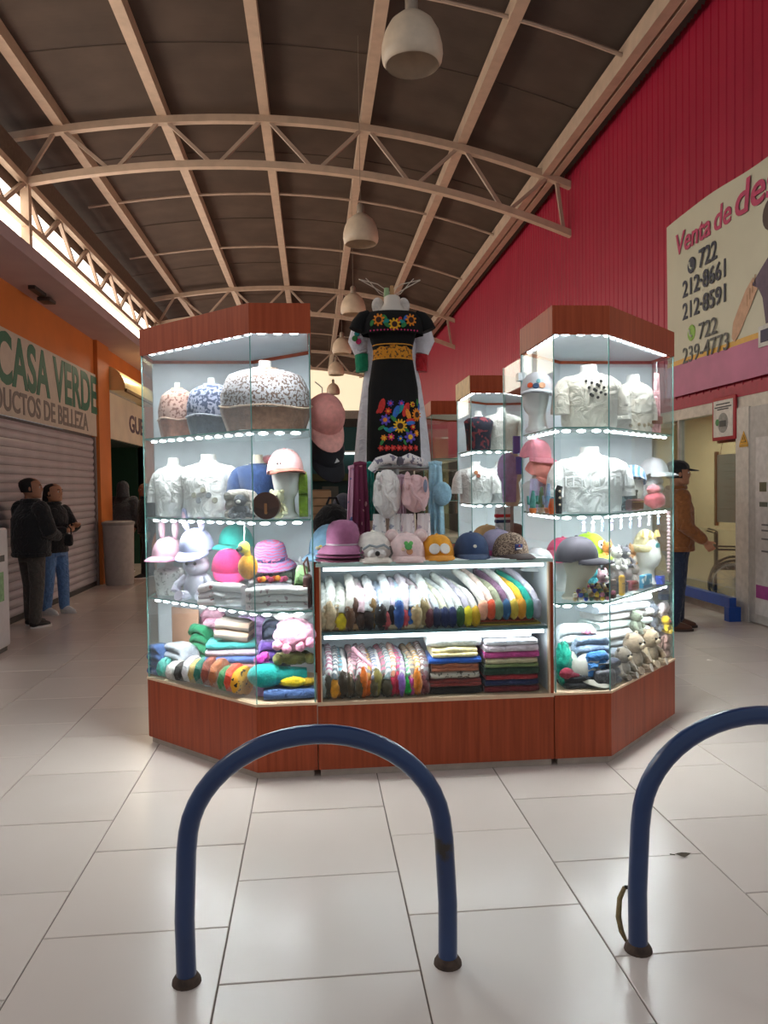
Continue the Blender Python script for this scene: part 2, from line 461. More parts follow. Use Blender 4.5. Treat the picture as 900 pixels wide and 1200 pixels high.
MB().box(-.38, .38, -.315, -.302, .3, 1.6).build('glass_front', emit('#cfe8c0', .55, 'cooler'), cs, False)
bx = thing('orange_menu_board', 'small orange and white lit board beside the orange pillar', 'board', (-3.95, 14.35, 1.12))
MB().box(-.2, .2, -.02, .02, -.02, .32).build('panel', emit('#e07a28', .5, 'menu'), bx, False)
MB().box(-.2, .2, -.022, .02, -.40, -.03).build('lower_panel', emit('#dfe6ea', .35, 'menu2'), bx, False)
MB().box(-.03, .03, -.015, .015, -1.12, -.38).build('post', mat('#333333', .5), bx, False)
# litter bin
tb = thing('litter_bin', 'grey cylindrical litter bin standing in front of green shop', 'bin', (-3.20, 13.0, 0))
MB().lathe([(.215, 0), (.225, .02), (.245, .95), (.25, 1.0)], 28).build('drum', mat('#a39a96', .5, .08), tb)
MB().lathe([(.25, .98), (.262, 1.0), (.262, 1.03), (.2, 1.05), (.19, 1.03)], 28).build('rim', mat('#8d8582', .5), tb)
# white freezer / counter at the very left
fz = thing('white_cooler_cabinet', 'white cabinet with green sticker cut off by left picture edge', 'cabinet', (-3.13, 7.41, 0))
MB().rbox(-.12, .1, .62, .52, .7, 1.16, .03).build('body', mat('#d4d2d6', .4, .04), fz)
MB().box(-.36, .12, -.2, .4, 0, .05).build('base', mat('#55504e', .6), fz, False)
MB().box(.138, .146, -.33, .33, .88, .94).build('handle_strip', mat('#23262a', .4), fz, False)
MB().box(.138, .144, -.30, .30, .50, .78).build('sticker', mat('#7fae7c', .5, .3, 20), fz, False)

# right: crimson cladding, white header, shop below
wr = struct('wall_right')
CR = mat('#a81d3c', .42, .07, 2, kind='clad', metal=.15)
src = None; pw = 1.05
for i in range(36):
    y = 6.3 + i * pw
    if src is None:
        mb = MB(); pr = []
        for q in range(6):
            b0 = q * pw / 6
            pr += [(0, b0), (0, b0 + pw / 6 * .72), (-.012, b0 + pw / 6 * .78), (-.012, b0 + pw / 6 * .94)]
        pr.append((0, pw)); pr.append((.02, pw - .004))
        mb.loft([[(XR + dx, yy, z) for dx, yy in pr] for z in (2.60, 7.30)], False, False)
        src = mb.build('cladding_panel', CR, wr, False, (0, y, 0))
    else: share(src, 'cladding_panel', wr, (0, y, 0))
MB().box(XR - .02, XR + .1, 6.3, Y1, 2.495, 2.62).build('bottom_flashing', mat('#a31c3c', .5), wr, False)
MB().box(XR + .03, XR + .1, 6.3, Y1, 2.6, 7.3).build('backing', mat('#50101e', .8), wr, False)
MB().box(XR - .01, XR + .12, 6.3, Y1, 2.36, 2.495).build('white_header', mat('#cfc8bd', .5), wr, False)
SHD = mat('#3b3533', .7)
MB().box(XR, XR + .1, 24.4, Y1, 0, 2.36).build('far_shop_wall', SHD, wr, False)
for q in range(6):  # added unseen shopfronts, their panes glow to brighten the left wall and floor
    ws = struct('window_%d' % (3 + q))
    ya = 10.7 + q * 2.3
    MB().box(XR + .05, XR + .06, ya, ya + 2.2, .35, 2.2).build('added_glow_pane', emit('#fff1dc', 2.2, 'added_shop_glow'), ws, False)
    MB().box(XR, XR + .1, ya - .1, ya, 0, 2.36).build('jamb', mat('#9b948c', .4, metal=.5), ws, False)
    MB().box(XR, XR + .1, ya, ya + 2.2, 0, .35).build('stall_riser', mat('#8f8880', .6), ws, False)
    MB().box(XR, XR + .1, ya, ya + 2.2, 2.2, 2.36).build('head_rail', mat('#9b948c', .5), ws, False)

MB().box(XR, XR + .1, 6.3, 7.0, 0, 2.36).build('near_shop_wall', mat('#bdb6ad', .6), wr, False)
MB().box(XR - .03, XR + .12, 8.03, 8.29, 0, 2.37).build('white_pillar', mat('#d4cfc8', .5), wr, False)
# the shop behind the man
sh = struct('wall_shop')
BE = mat('#cdb892', .7, .06)
MB().box(XR + 3.0, XR + 3.1, 6.9, 13, 0, 2.7).build('rear_wall', BE, sh, False)
MB().box(XR + .1, XR + 3.0, 13, 13.1, 0, 2.7).build('side_wall', BE, sh, False)
MB().box(XR + .1, XR + 3.0, 6.9, 13.1, 2.5, 2.6).build('shop_ceiling', mat('#bdb6ac', .8), sh, False)
MB().box(XR + .1, XR + 2.9, 9.95, 10.05, 0, 2.45).build('partition', mat('#d8c39a', .7, .06), sh, False)
lamp('shop_lamp', (XR + 1.3, 8.9, 2.45), 1.0, .2, 60, None, (1, .93, .82))
lamp('shop_lamp', (XR + 1.3, 11.5, 2.45), 1.0, .2, 50, None, (1, .95, .88))
w2 = struct('window_2')
MB().box(XR + .03, XR + .04, 8.3, 10.55, .06, 2.36).build('pane', glass('#e8f0ee', 1.0, 'shop_glass'), w2, False)
for y in (8.31, 9.72, 10.58):
    MB().box(XR, XR + .07, y - .025, y + .025, 0, 2.36).build('mullion', mat('#9b948c', .4, metal=.5), w2, False)
MB().box(XR, XR + .07, 8.3, 10.6, 0, .08).build('sill', mat('#9b948c', .4, metal=.5), w2, False)
# end wall: cream translucent gable, grey fascia, teal shopfront
wb_ = struct('wall_end')
MB().box(-5.5, 5.2, 43.6, 43.7, 5.8, 8.6).build('gable_panel', emit('#ffeecb', GABLE, 'gable'), wb_, False)
MB().box(-5.5, 5.2, 43.2, 43.6, 5.35, 5.82).build('grey_fascia', mat('#9c958c', .6), wb_, False)
MB().box(-5.5, 5.2, 43.3, 43.5, 0, 5.35).build('teal_front', mat('#16494c', .6, .1, .5), wb_, False)
MB().box(-5.5, 5.2, 43.1, 43.3, 4.9, 5.35).build('dark_band', mat('#2c2a26', .6), wb_, False)
MB().box(-5.5, 5.2, 43.0, 43.3, 1.9, 2.3).build('green_band', mat('#3f4c2b', .6, .2, 3), wb_, False)
for x in np.arange(-2.5, 4, 1.5):
    MB().box(x, x + .9, 43.24, 43.3, .2, 1.6).build('shop_pane', mat('#5c6b66', .3, .3, 1.2), wb_, False)
for i, x in enumerate((-1.4, 2.2)):
    tl = thing('tube_light', ('white tube light on teal shopfront left of dress', 'white tube light on teal shopfront right of dress')[i], 'light', (x + 1.0, 42.9, 3.35), group='tube lights')
    MB().box(-1.55, 1.55, -.05, .05, 0, .12).build('tube', emit('#dff6f4', 2.2, 'tube'), tl, False)
    MB().box(-1.6, 1.6, -.06, .19, .12, .20).build('housing', mat('#d0d0cc', .5), tl, False)

# pendant lamps along the ridge
LM = mat('#cdb9a2', .45, .12, 6, kind='shade')
LAMPS = [(6.7, .91), (11.6, .77), (16.3, .90), (21.1, .84), (25.1, .80), (30.3, .84), (34.4, .80)]
nth = ['nearest pendant lamp with large cream dome shade at top of picture', 'second pendant lamp from camera, cream dome above the mannequin',
       'third pendant lamp from camera, dome just left of bare mannequin neck', 'fourth pendant lamp from camera, dome left of dress sleeve',
       'fifth pendant lamp from camera, dome left of orange belt', 'sixth pendant lamp from camera, small dome against cream gable',
       'seventh and farthest pendant lamp, tiny dome against cream gable']
proto = None
for i, (y, x) in enumerate(LAMPS):
    z = 5.18
    if proto is None:
        p = thing('pendant_lamp', nth[0], 'lamp', (x, y, z), group='pendant lamps under the roof')
        prof = [(.235, -.01), (.256, .02), (.265, .07), (.26, .15), (.235, .25), (.185, .34), (.11, .405), (.05, .44), (.0501, .445)]
        prof2 = [(r - .008, zz - .004) for r, zz in reversed(prof[:-1])]
        MB().lathe(prof + prof2, 30, cap=False).build('shade', LM, p)
        MB().lathe([(.05, .43), (.055, .45), (.055, .55), (.03, .58)], 14).build('lamp_holder', mat('#8f8071', .5), p)
        MB().lathe([(.004, .57), (.004, up(x) + ROOF_DZ - z)], 8).build('stem', mat('#8f8071', .5), p)
        MB().ball((0, 0, .2), .06).build('bulb', mat('#e6e0d2', .3), p)
        proto = p
    else:
        c = copy_tree(proto); c.location = (x, y, z); c['label'] = nth[i]
# ================================================================== blue hoop racks
def hoop_blue():
    m, nt, b = nodes('mat_blue_paint')
    tc = nt.nodes.new('ShaderNodeTexCoord'); n = nt.nodes.new('ShaderNodeTexNoise'); n.inputs['Scale'].default_value = 4; n.inputs['Detail'].default_value = 6
    r = nt.nodes.new('ShaderNodeValToRGB')
    r.color_ramp.elements[0].position = .35; r.color_ramp.elements[0].color = lin('#2a2320')
    r.color_ramp.elements[1].position = .385; r.color_ramp.elements[1].color = lin('#0f2f5c')
    e = r.color_ramp.elements.new(.8); e.color = lin('#143a6c')
    nt.links.new(tc.outputs['Object'], n.inputs['Vector']); nt.links.new(n.outputs['Fac'], r.inputs[0]); nt.links.new(r.outputs[0], b.inputs['Base Color'])
    b.inputs['Roughness'].default_value = .28
    b.inputs['Coat Weight'].default_value = .3
    return m
BLUE = hoop_blue()
RUST = mat('#4a3a30', .8, .4, 40)
def hoop(x0, x1, y, label):
    t = thing('hoop_rack', label, 'bike rack', ((x0 + x1) / 2, y, 0), group='blue hoop racks')
    w = (x1 - x0) / 2; zk = .42; r = .031
    pts = [(-w, 0, 0), (-w - .002, 0, .2), (-w + .008, 0, zk - .005)]
    for i in range(1, 24):
        a = pi - pi * i / 24
        pts.append(((w - .012) * cos(a), 0, zk + .015 + .335 * sin(a)))
    pts += [(w - .008, 0, zk - .005), (w + .002, 0, .2), (w, 0, 0)]
    MB().tube(pts, r, 18).build('tube', BLUE, t)
    for s in (-1, 1):
        MB().lathe([(.046, 0), (.044, .010), (.036, .022), (.031, .026)], 18, (s * w, 0, 0)).build('weld_collar', RUST, t)
    return t
hoop(-.423, .409, 2.425, 'dark blue steel hoop rack standing in front of the counter')
hoop(1.049, 1.88, 2.425, 'dark blue steel hoop rack with worn paint, cut off by right picture edge')
lf = thing('dry_leaf', 'small dry curled leaf lying on tiles by the right hoop', 'leaf', (1.50, 3.02, 0))
MB().loft([[(-.035 + .07 * q / 4, -.012 * sin(pi * q / 4) - .001, .003 + .006 * abs(q - 2)), (-.035 + .07 * q / 4, .012 * sin(pi * q / 4) + .001, .012)] for q in range(5)], False, False).build('blade', mat('#4a3d2c', .8), lf)
MB().tube([(-.035, 0, .01), (-.055, .004, .012)], .002, 6).build('stem', mat('#4a3d2c', .8), lf)

# ================================================================== the kiosk
WOOD = wood('#a3451f', '#803012'); WOOD2 = wood('#b4502a', '#963a14')
TRIM = mat('#d8b999', .5, .05); KICK = mat('#b3a597', .5)
GL = glass('#fafefd', .5, 'case_glass'); EDGE = mat('#6c9c94', .15, .05, kind='glassedge')
LAM = mat('#d7dbe0', .35, .04, kind='laminate'); ALU = mat('#c6cacc', .35, metal=.5)
LEDM = emit('#f2f7ff', 14, 'led')
LEDMESH = MB().ball((0, 0, 0), .5, 10, 6).mesh('led', LEDM)
SZ = (1.86, 1.383, .895)          # shelf heights
BASE_Z, TOP_Z, CROWN = .405, 2.36, 2.515
FP = [(0, 0), (-.32, 0), (-1.03, .71), (-1.03, 1.03), (-.37, 1.03), (0, .66)]   # footprint of the left tower
def inset(poly, d):
    out = []; n = len(poly); cx = sum(p[0] for p in poly) / n; cy = sum(p[1] for p in poly) / n
    area = sum(poly[i][0] * poly[(i + 1) % n][1] - poly[(i + 1) % n][0] * poly[i][1] for i in range(n))
    s = 1 if area > 0 else -1
    for i in range(n):
        p0, p1, p2 = Vector(poly[i - 1]), Vector(poly[i]), Vector(poly[(i + 1) % n])
        e1 = (p1 - p0).normalized(); e2 = (p2 - p1).normalized()
        n1 = Vector((-e1.y, e1.x)) * s; n2 = Vector((-e2.y, e2.x)) * s
        k = (n1 + n2); k = k / max(.3, k.dot(n1))
        q = p1 + k * d; out.append((q.x, q.y))
    return out
def tower(loc, sx, label, lit=1.0, backs=True, leds=True, group=None, name='display_tower'):
    t = thing(name, label, 'display case', loc, group=group)
    P = [(x * sx, y) for x, y in FP]
    MB().prism(inset(P, .02), 0, .05).build('toe_kick', KICK, t, False)
    # base: one board per face and a bottom
    for i in range(6):
        a, b = P[i], P[(i + 1) % 6]
        I = inset(P, .018)
        MB().loft([[(a[0], a[1], .04), (b[0], b[1], .04), (I[(i + 1) % 6][0], I[(i + 1) % 6][1], .04), (I[i][0], I[i][1], .04)],
                   [(a[0], a[1], .392), (b[0], b[1], .392), (I[(i + 1) % 6][0], I[(i + 1) % 6][1], .392), (I[i][0], I[i][1], .392)]]).build('base_board', WOOD, t, False)
        MB().loft([[(a[0], a[1], TOP_Z), (b[0], b[1], TOP_Z), (I[(i + 1) % 6][0], I[(i + 1) % 6][1], TOP_Z), (I[i][0], I[i][1], TOP_Z)],
                   [(a[0], a[1], CROWN), (b[0], b[1], CROWN), (I[(i + 1) % 6][0], I[(i + 1) % 6][1], CROWN), (I[i][0], I[i][1], CROWN)]]).build('crown_board', WOOD2, t, False)
    MB().prism(inset(P, -.004), .392, .404).build('edge_trim', TRIM, t, False)
    MB().prism(inset(P, .01), TOP_Z + .02, TOP_Z + .04).build('case_top', LAM, t, False)
    gi_ = inset(P, .008); gj = inset(P, .014)
    for i in (0, 1, 2, 5, 3, 4):
        a, b, c, d = gi_[i], gi_[(i + 1) % 6], gj[(i + 1) % 6], gj[i]
        if i in (3, 4) and backs:
            MB().loft([[(q[0], q[1], BASE_Z) for q in (a, b, c, d)], [(q[0], q[1], TOP_Z) for q in (a, b, c, d)]]).build('back_panel', LAM, t, False)
        else:
            MB().loft([[(q[0], q[1], BASE_Z) for q in (a, b, c, d)], [(q[0], q[1], TOP_Z) for q in (a, b, c, d)]]).build('glass_pane', GL, t, False)
    for i in (0, 1, 2, 5):
        MB().tube([(gi_[i][0], gi_[i][1], BASE_Z), (gi_[i][0], gi_[i][1], TOP_Z)], .0035, 6).build('glass_edge', EDGE, t)
    I2 = inset(P, .018)
    for z in SZ:
        MB().prism(I2, z - .008, z).build('shelf', GL, t, False)
        mb = MB()
        for i in (0, 1, 2, 5):
            mb.bar((I2[i][0], I2[i][1], z - .004), (I2[(i + 1) % 6][0], I2[(i + 1) % 6][1], z - .004), .004, .009)
        mb.build('shelf_edge', EDGE, t, False)
    # lamps under the top and under each shelf, along the front faces
    I3 = inset(P, .045)
    for z in (TOP_Z + .018,) + tuple(q - .010 for q in SZ):
        for i, (a, b) in enumerate(((I3[0], I3[1]), (I3[1], I3[2]), (I3[0], I3[5]))):
            a, b = Vector((a[0], a[1], z - .004)), Vector((b[0], b[1], z - .004))
            L = (b - a).length; d = (b - a).normalized()
            if i == 2 and sx > 0: continue
            st = MB().bar(a, b, .012, .006).build('led_strip', ALU, t, False)
            if leds:
                n = max(2, round(L / .085))
                for q in range(n):
                    p = a + (b - a) * ((q + .5) / n)
                    o = bpy.data.objects.new('led', LEDMESH); COL.objects.link(o); o.parent = st
                    o.location = (p.x, p.y, p.z - .006); o.scale = (.052, .030, .018); o.rotation_euler = (0, 0, math.atan2(d.y, d.x))
            if i < 2:
                m_ = (a + b) / 2
                lamp('led_lamp', (m_.x, m_.y, m_.z - .014), L * .9, .02, lit * LED_W * 9.0 * L, st, (.93, .97, 1), (radians(0), 0, math.atan2(d.y, d.x)))
    return t
KY = 4.09
TL = tower((0, KY, 0), 1, 'tall lit glass display case with brown crown left of the counter')
TR = tower((1.30, KY, 0), -1, 'tall lit glass display case with brown crown right of the counter')
# open glass door on the back of the right tower
dr = MB().box(-.003, .003, 0, .42, .42, 2.34).build('glass_door', GL, TR, False, (-.0, .66, 0))
MB().tube([(0, .42, .42), (0, .42, 2.34)], .004, 6).build('door_edge', EDGE, dr)
for z in (.6, 2.2): MB().box(-.012, .012, -.01, .05, z, z + .05).build('hinge', ALU, dr, False)

# counter between the towers
ct = thing('display_counter', 'low lit glass counter with two shelves between the tall cases', 'display case', (.65, KY, 0))
hw = .645; D = .60
MB().box(-hw + .01, hw - .01, .02, D - .02, 0, .05).build('toe_kick', KICK, ct, False)
MB().box(-hw, hw, 0, D, .04, .385).build('base_board', WOOD, ct, False)
MB().box(-hw, hw, -.004, D, .385, .404).build('edge_trim', TRIM, ct, False)
for s in (-1, 1):
    MB().box(s * hw - (.022 if s > 0 else 0), s * hw + (.022 if s < 0 else 0), 0, .03, .404, 1.125).build('corner_post', WOOD, ct, False)
    MB().box(s * (hw - .022) - .004, s * (hw - .022) + .004, -.002, .03, .404, 1.125).build('post_edge', TRIM, ct, False)
    MB().box(s * (hw - .012) - .005, s * (hw - .012) + .005, .03, D, .404, 1.125).build('side_panel', LAM, ct, False)
MB().box(-hw + .02, hw - .02, D - .02, D - .01, .404, 1.125).build('back_panel', LAM, ct, False)
MB().box(-hw + .025, hw - .025, .012, .018, .406, 1.128).build('glass_front', GL, ct, False)
MB().box(-hw, hw, 0, D, 1.132, 1.142).build('glass_top', GL, ct, False)
MB().box(-hw, hw, -.004, .0, 1.128, 1.146).build('top_edge', mat('#b8d8d0', .2, .05), ct, False)
CS = .772
MB().box(-hw + .025, hw - .025, .03, D - .03, CS - .01, CS).build('shelf', mat('#cfd6d6', .3), ct, False)
MB().box(-hw + .025, hw - .025, .02, .03, CS - .014, CS + .002).build('shelf_edge', mat('#54757a', .25), ct, False)
for z, lab in ((1.118, 'u'), (CS - .022, 'l')):
    tb_ = MB().tube([(-hw + .04, .05, z - .01), (hw - .04, .05, z - .01)], .010, 10).build('tube_light', emit('#eaf6ff', 5, 'counter_tube'), ct)
    lamp('tube_lamp', (0, .06, z - .024), 1.15, .02, 2.6 * LED_W, tb_, (.93, .97, 1), (0, 0, 0))
# white strip painting the LED-lit look of the counter top under the hats
MB().box(-hw + .03, hw - .02, .03, .50, 1.1425, 1.147).build('white_glow_strip', mat('#e6e9ea', .5, .04), ct, False)

# kiosk cases farther back
T3 = tower((1.385, 6.70, 0), -1, 'lit glass case with cream side, behind right front case', lit=.55)
MB().box(-.004, .002, .0, .66, TOP_Z, CROWN).build('cream_crown_end', mat('#e2c391', .5), T3, False)
T4 = tower((1.345, 8.70, 0), -1, 'farthest brown-crowned display case seen between dress and glass case', lit=.0, leds=False, backs=False)

fs = thing('frayed_strap', 'frayed tan strap loop tied behind the right hoop leg', 'strap', (1.022, 2.47, .09))
MB().tube([(0, 0, .10), (-.018, 0, .06), (-.022, 0, .0), (-.012, 0, -.05), (.004, .0, -.085)], [.007, .009, .010, .009, .005], 8, 1.0).build('loop', mat('#8d7a55', .9, .3, 60), fs)
MB().tube([(0, 0, .10), (.03, -.02, .105), (.05, -.03, .10)], .006, 7).build('tie', mat('#2b2620', .8), fs)
# ================================================================== makers of goods (front of every thing faces -Y)
def wob(x, y=0, z=0, s=1.0):
    return (sin(x * 17.3 + y * 9.1 + 1.7) + sin(y * 23.7 - z * 13.9 + .6) + sin(z * 31.1 + x * 11.7 + 2.9)) / 3 * s
WHITE = cloth('#e2dfdc', .06); FOAM = mat('#dfdcd8', .6, .04, 10, kind='foam'); BEIGEFOAM = mat('#c9bcaa', .65, .05, 10, kind='foam')

def folded(name, label, loc, w, d, h, layers, m, rz=0, ry=0, rx=0, group=None, cat='folded cloth', amp=.004, seed=0):
    t = thing(name, label, cat, loc, rz, group, rx, ry)
    mb = MB(); rings = []
    hl = h / layers
    for i in range(9):
        u = i / 8; x = (u - .5) * w; sq = 1 - .10 * (abs(u - .5) * 2) ** 6
        pts = []
        for k in range(layers):
            for q in range(5):
                a = pi * q / 4
                y = -d / 2 * sq + hl * .5 - sin(a) * hl * .5 + (.006 if k % 2 else 0)
                z = k * hl + hl * .5 - cos(a) * hl * .48
                pts.append((x, y + wob(x * 2, k, seed, amp), max(0, z * sq + (wob(x * 3, z * 3, seed, amp) if k else 0))))
        for q in range(5):
            a = pi * q / 4
            pts.append((x, d / 2 * sq - h * .3 + sin(a) * h * .3, (h * .5 + cos(a) * h * .48) * sq))
        rings.append(pts)
    mb.loft(rings).build('cloth', m, t, angle=60)
    return t
def plain_folded(*a, **k): return folded(*a, **k)

def cap(name, label, loc, m, rz=0, brim=None, ears=None, ear_in=None, patch=None, scale=1.0, rx=0, ry=0, cat='cap', group=None, top=None):
    t = thing(name, label, cat, loc, rz, group, rx, ry); S = scale
    mb = MB(); rings = []
    for i in range(9):
        a = pi / 2 * i / 8; z = .118 * S * sin(a); r = max(cos(a) ** .8, .03)
        ring = []
        for j in range(36):
            th = 2 * pi * j / 36; seam = 1 - .018 * (abs(cos(3 * th)) ** 14)
            ring.append((.088 * S * r * seam * cos(th), .103 * S * r * seam * sin(th), z + (.012 * S * (1 - i / 8) if sin(th) < 0 else 0)))
        rings.append(ring)
    mb.loft(rings).build('crown', m, t)
    if brim is not False:
        bm_ = MB(); rows = []
        for i in range(7):
            v = i / 6; row = []
            for j in range(13):
                th = pi + pi * (.10 + .80 * j / 12)
                k = sin((j / 12) * pi) ** .55
                R1 = (.084 + .0 * v, .100); e = v * .078 * k
                x = (.086 + e * .15) * cos(th); y = .101 * sin(th) - e
                z = .008 - .018 * v * v - .85 * (x ** 2) * 1.2 + .012
                row.append((x * S, y * S, z * S))
            rows.append(row)
        top_ = rows; bot = [[(p[0], p[1], p[2] - .005 * S) for p in r] for r in rows]
        loop = lambda r, b: list(r) + list(reversed(b))
        bm_.loft([loop(r, b) for r, b in zip(top_, bot)])
        bm_.build('brim', brim or m, t)
    MB().ball((0, 0, .119 * S), .009 * S, 8, 5, sz=.6).build('button', m, t)
    if ears:
        for s in (-1, 1):
            if ears == 'round':
                e = MB().ball((s * .066 * S, -.01 * S, .105 * S), .032 * S, 12, 8, sy=.5).build('ear', m, t)
                if ear_in: MB().ball((s * .066 * S, -.024 * S, .106 * S), .02 * S, 10, 6, sy=.3).build('inner_ear', ear_in, e)
            elif ears == 'bunny':
                e = MB().ball((s * .045 * S, .0, .17 * S), .065 * S, 12, 9, sx=.32, sy=.25).build('ear', m, t)
                if ear_in: MB().ball((s * .045 * S, -.012 * S, .17 * S), .048 * S, 10, 7, sx=.28, sy=.2).build('inner_ear', ear_in, e)
    if patch: patch(t, S)
    return t
def front(x, z, S=1.0):
    """point on a cap's front surface"""
    zz = min(z / (.118), .98); r = math.sqrt(max(0, 1 - zz * zz)) ** .8
    y = -.103 * r * math.sqrt(max(0, 1 - (x / (.088 * max(r, .05))) ** 2)) if abs(x) < .088 * r else -.02
    return Vector((x * S, (y - .001) * S, z * S + .006 * S))
def dot(t, nm, x, z, r, m, S=1.0, n=12, nrm=None):
    p = front(x, z, S); return MB().disc(p, r * S, nrm or (x * 6, -1, .35 + z * 3), n, .004).build(nm, m, t)

def bucket_hat(name, label, loc, m, band=None, rz=0, S=1.0, group=None, brimm=None, rx=0):
    t = thing(name, label, 'hat', loc, rz, group, rx)
    prof = [(.098, .045), (.096, .07), (.09, .11), (.078, .138), (.05, .152), (.015, .156)]
    MB().lathe([(r * S, z * S) for r, z in prof], 28, sy=1.08, cap=True).build('crown', m, t)
    MB().lathe([(r * S, z * S) for r, z in [(.094, .05), (.12, .034), (.150, .012), (.152, .006), (.118, .028), (.092, .046)]], 28, sy=1.08, cap=False).build('brim', brimm or m, t)
    if band: MB().lathe([(r * S, z * S) for r, z in [(.0985, .046), (.1005, .05), (.1, .064), (.0975, .066)]], 28, sy=1.08, cap=False).build('band', band, t)
    return t
def beanie(name, label, loc, m, cuff=None, pom=None, rz=0, S=1.0, cat='beanie', rx=0):
    t = thing(name, label, cat, loc, rz, None, rx)
    rib = lambda j: 1 + .02 * sin(j * pi)
    mb = MB(); rings = []
    for i in range(9):
        a = pi / 2 * i / 8; r = max(cos(a), .03); z = .03 + .15 * sin(a)
        rings.append([(.092 * S * r * rib(j) * cos(2 * pi * j / 40), .1 * S * r * rib(j) * sin(2 * pi * j / 40), z * S) for j in range(40)])
    mb.loft(rings).build('crown', m, t, angle=180)
    mb = MB(); rings = []
    for r, z in [(.09, 0), (.101, .008), (.104, .03), (.101, .055), (.092, .06)]:
        rings.append([(r * S * rib(j) * cos(2 * pi * j / 40), r * 1.08 * S * rib(j) * sin(2 * pi * j / 40), z * S) for j in range(40)])
    mb.loft(rings, False).build('cuff', cuff or m, t, angle=180)
    if pom: fluff(MB(), (0, 0, .2 * S), .036 * S, 3).build('pompom', pom, t, angle=180)
    return t
def fluff(mb, c, r, seed=0, sx=1, sy=1, sz=1, amp=.16, n=18, m=12):
    rr = random.Random(seed); rings = []
    for i in range(m + 1):
        a = -pi / 2 + pi * i / m; k = max(cos(a), .03)
        rings.append([])
        for j in range(n):
            q = r * (1 + amp * (rr.random() - .5) * 2)
            rings[-1].append((c[0] + q * sx * k * cos(2 * pi * j / n), c[1] + q * sy * k * sin(2 * pi * j / n), c[2] + q * sz * sin(a)))
    return mb.loft(rings)
def foam_head(label, loc, m=None, rz=0, S=1.0, name='foam_head', neck=.10):
    t = thing(name, label, 'mannequin head', loc, rz)
    prof = [(.070, .0, 0), (.072, .012, 0), (.056, .03, 0), (.05, neck - .02, 0), (.052, neck, -.004), (.062, neck + .02, -.018), (.070, neck + .045, -.02), (.076, neck + .08, -.016),
            (.08, neck + .12, -.01), (.079, neck + .155, -.006), (.068, neck + .185, -.002), (.045, neck + .205, 0), (.015, neck + .213, 0)]
    rings = []
    for r, z, oy in prof:
        ring = []
        for j in range(32):
            th = 2 * pi * j / 32; x = r * .86 * cos(th); y = r * 1.12 * sin(th) + oy
            f = max(0, -sin(th))
            zz = z - neck
            if f > 0:
                nx = x / .018
                y -= .020 * math.exp(-nx * nx) * math.exp(-((zz - .072) / .016) ** 2)       # nose
                y -= .008 * math.exp(-nx * nx) * math.exp(-((zz - .092) / .02) ** 2)
                y -= .007 * math.exp(-(x / .022) ** 2) * math.exp(-((zz - .042) / .008) ** 2)    # lips
                for s in (-1, 1): y += .008 * math.exp(-((x - s * .03) / .013) ** 2) * math.exp(-((zz - .098) / .01) ** 2)
            ring.append((x * S, y * S, z * S))
        rings.append(ring)
    # extra rings for face detail
    fine = []
    for a, b in zip(rings, rings[1:]):
        fine.append(a); fine.append([tuple((p[i] + q[i]) / 2 for i in range(3)) for p, q in zip(a, b)])
    fine.append(rings[-1])
    MB().loft(fine).build('head', m or FOAM, t, angle=80)
    return t
def bust_rings(w, d, h):
    return [(.33 * w, .40 * d, 0), (.36 * w, .44 * d, .12 * h), (.41 * w, .5 * d, .42 * h), (.46 * w, .5 * d, .62 * h), (.48 * w, .44 * d, .74 * h), (.36 * w, .34 * d, .82 * h), (.17 * w, .24 * d, .87 * h), (.13 * w, .22 * d, .91 * h), (.125 * w, .21 * d, 1.0 * h)]
def ell(rx, ry, z, n=28, fn=None):
    return [(rx * cos(2 * pi * j / n), ry * sin(2 * pi * j / n), z) if fn is None else fn(rx, ry, z, 2 * pi * j / n) for j in range(n)]
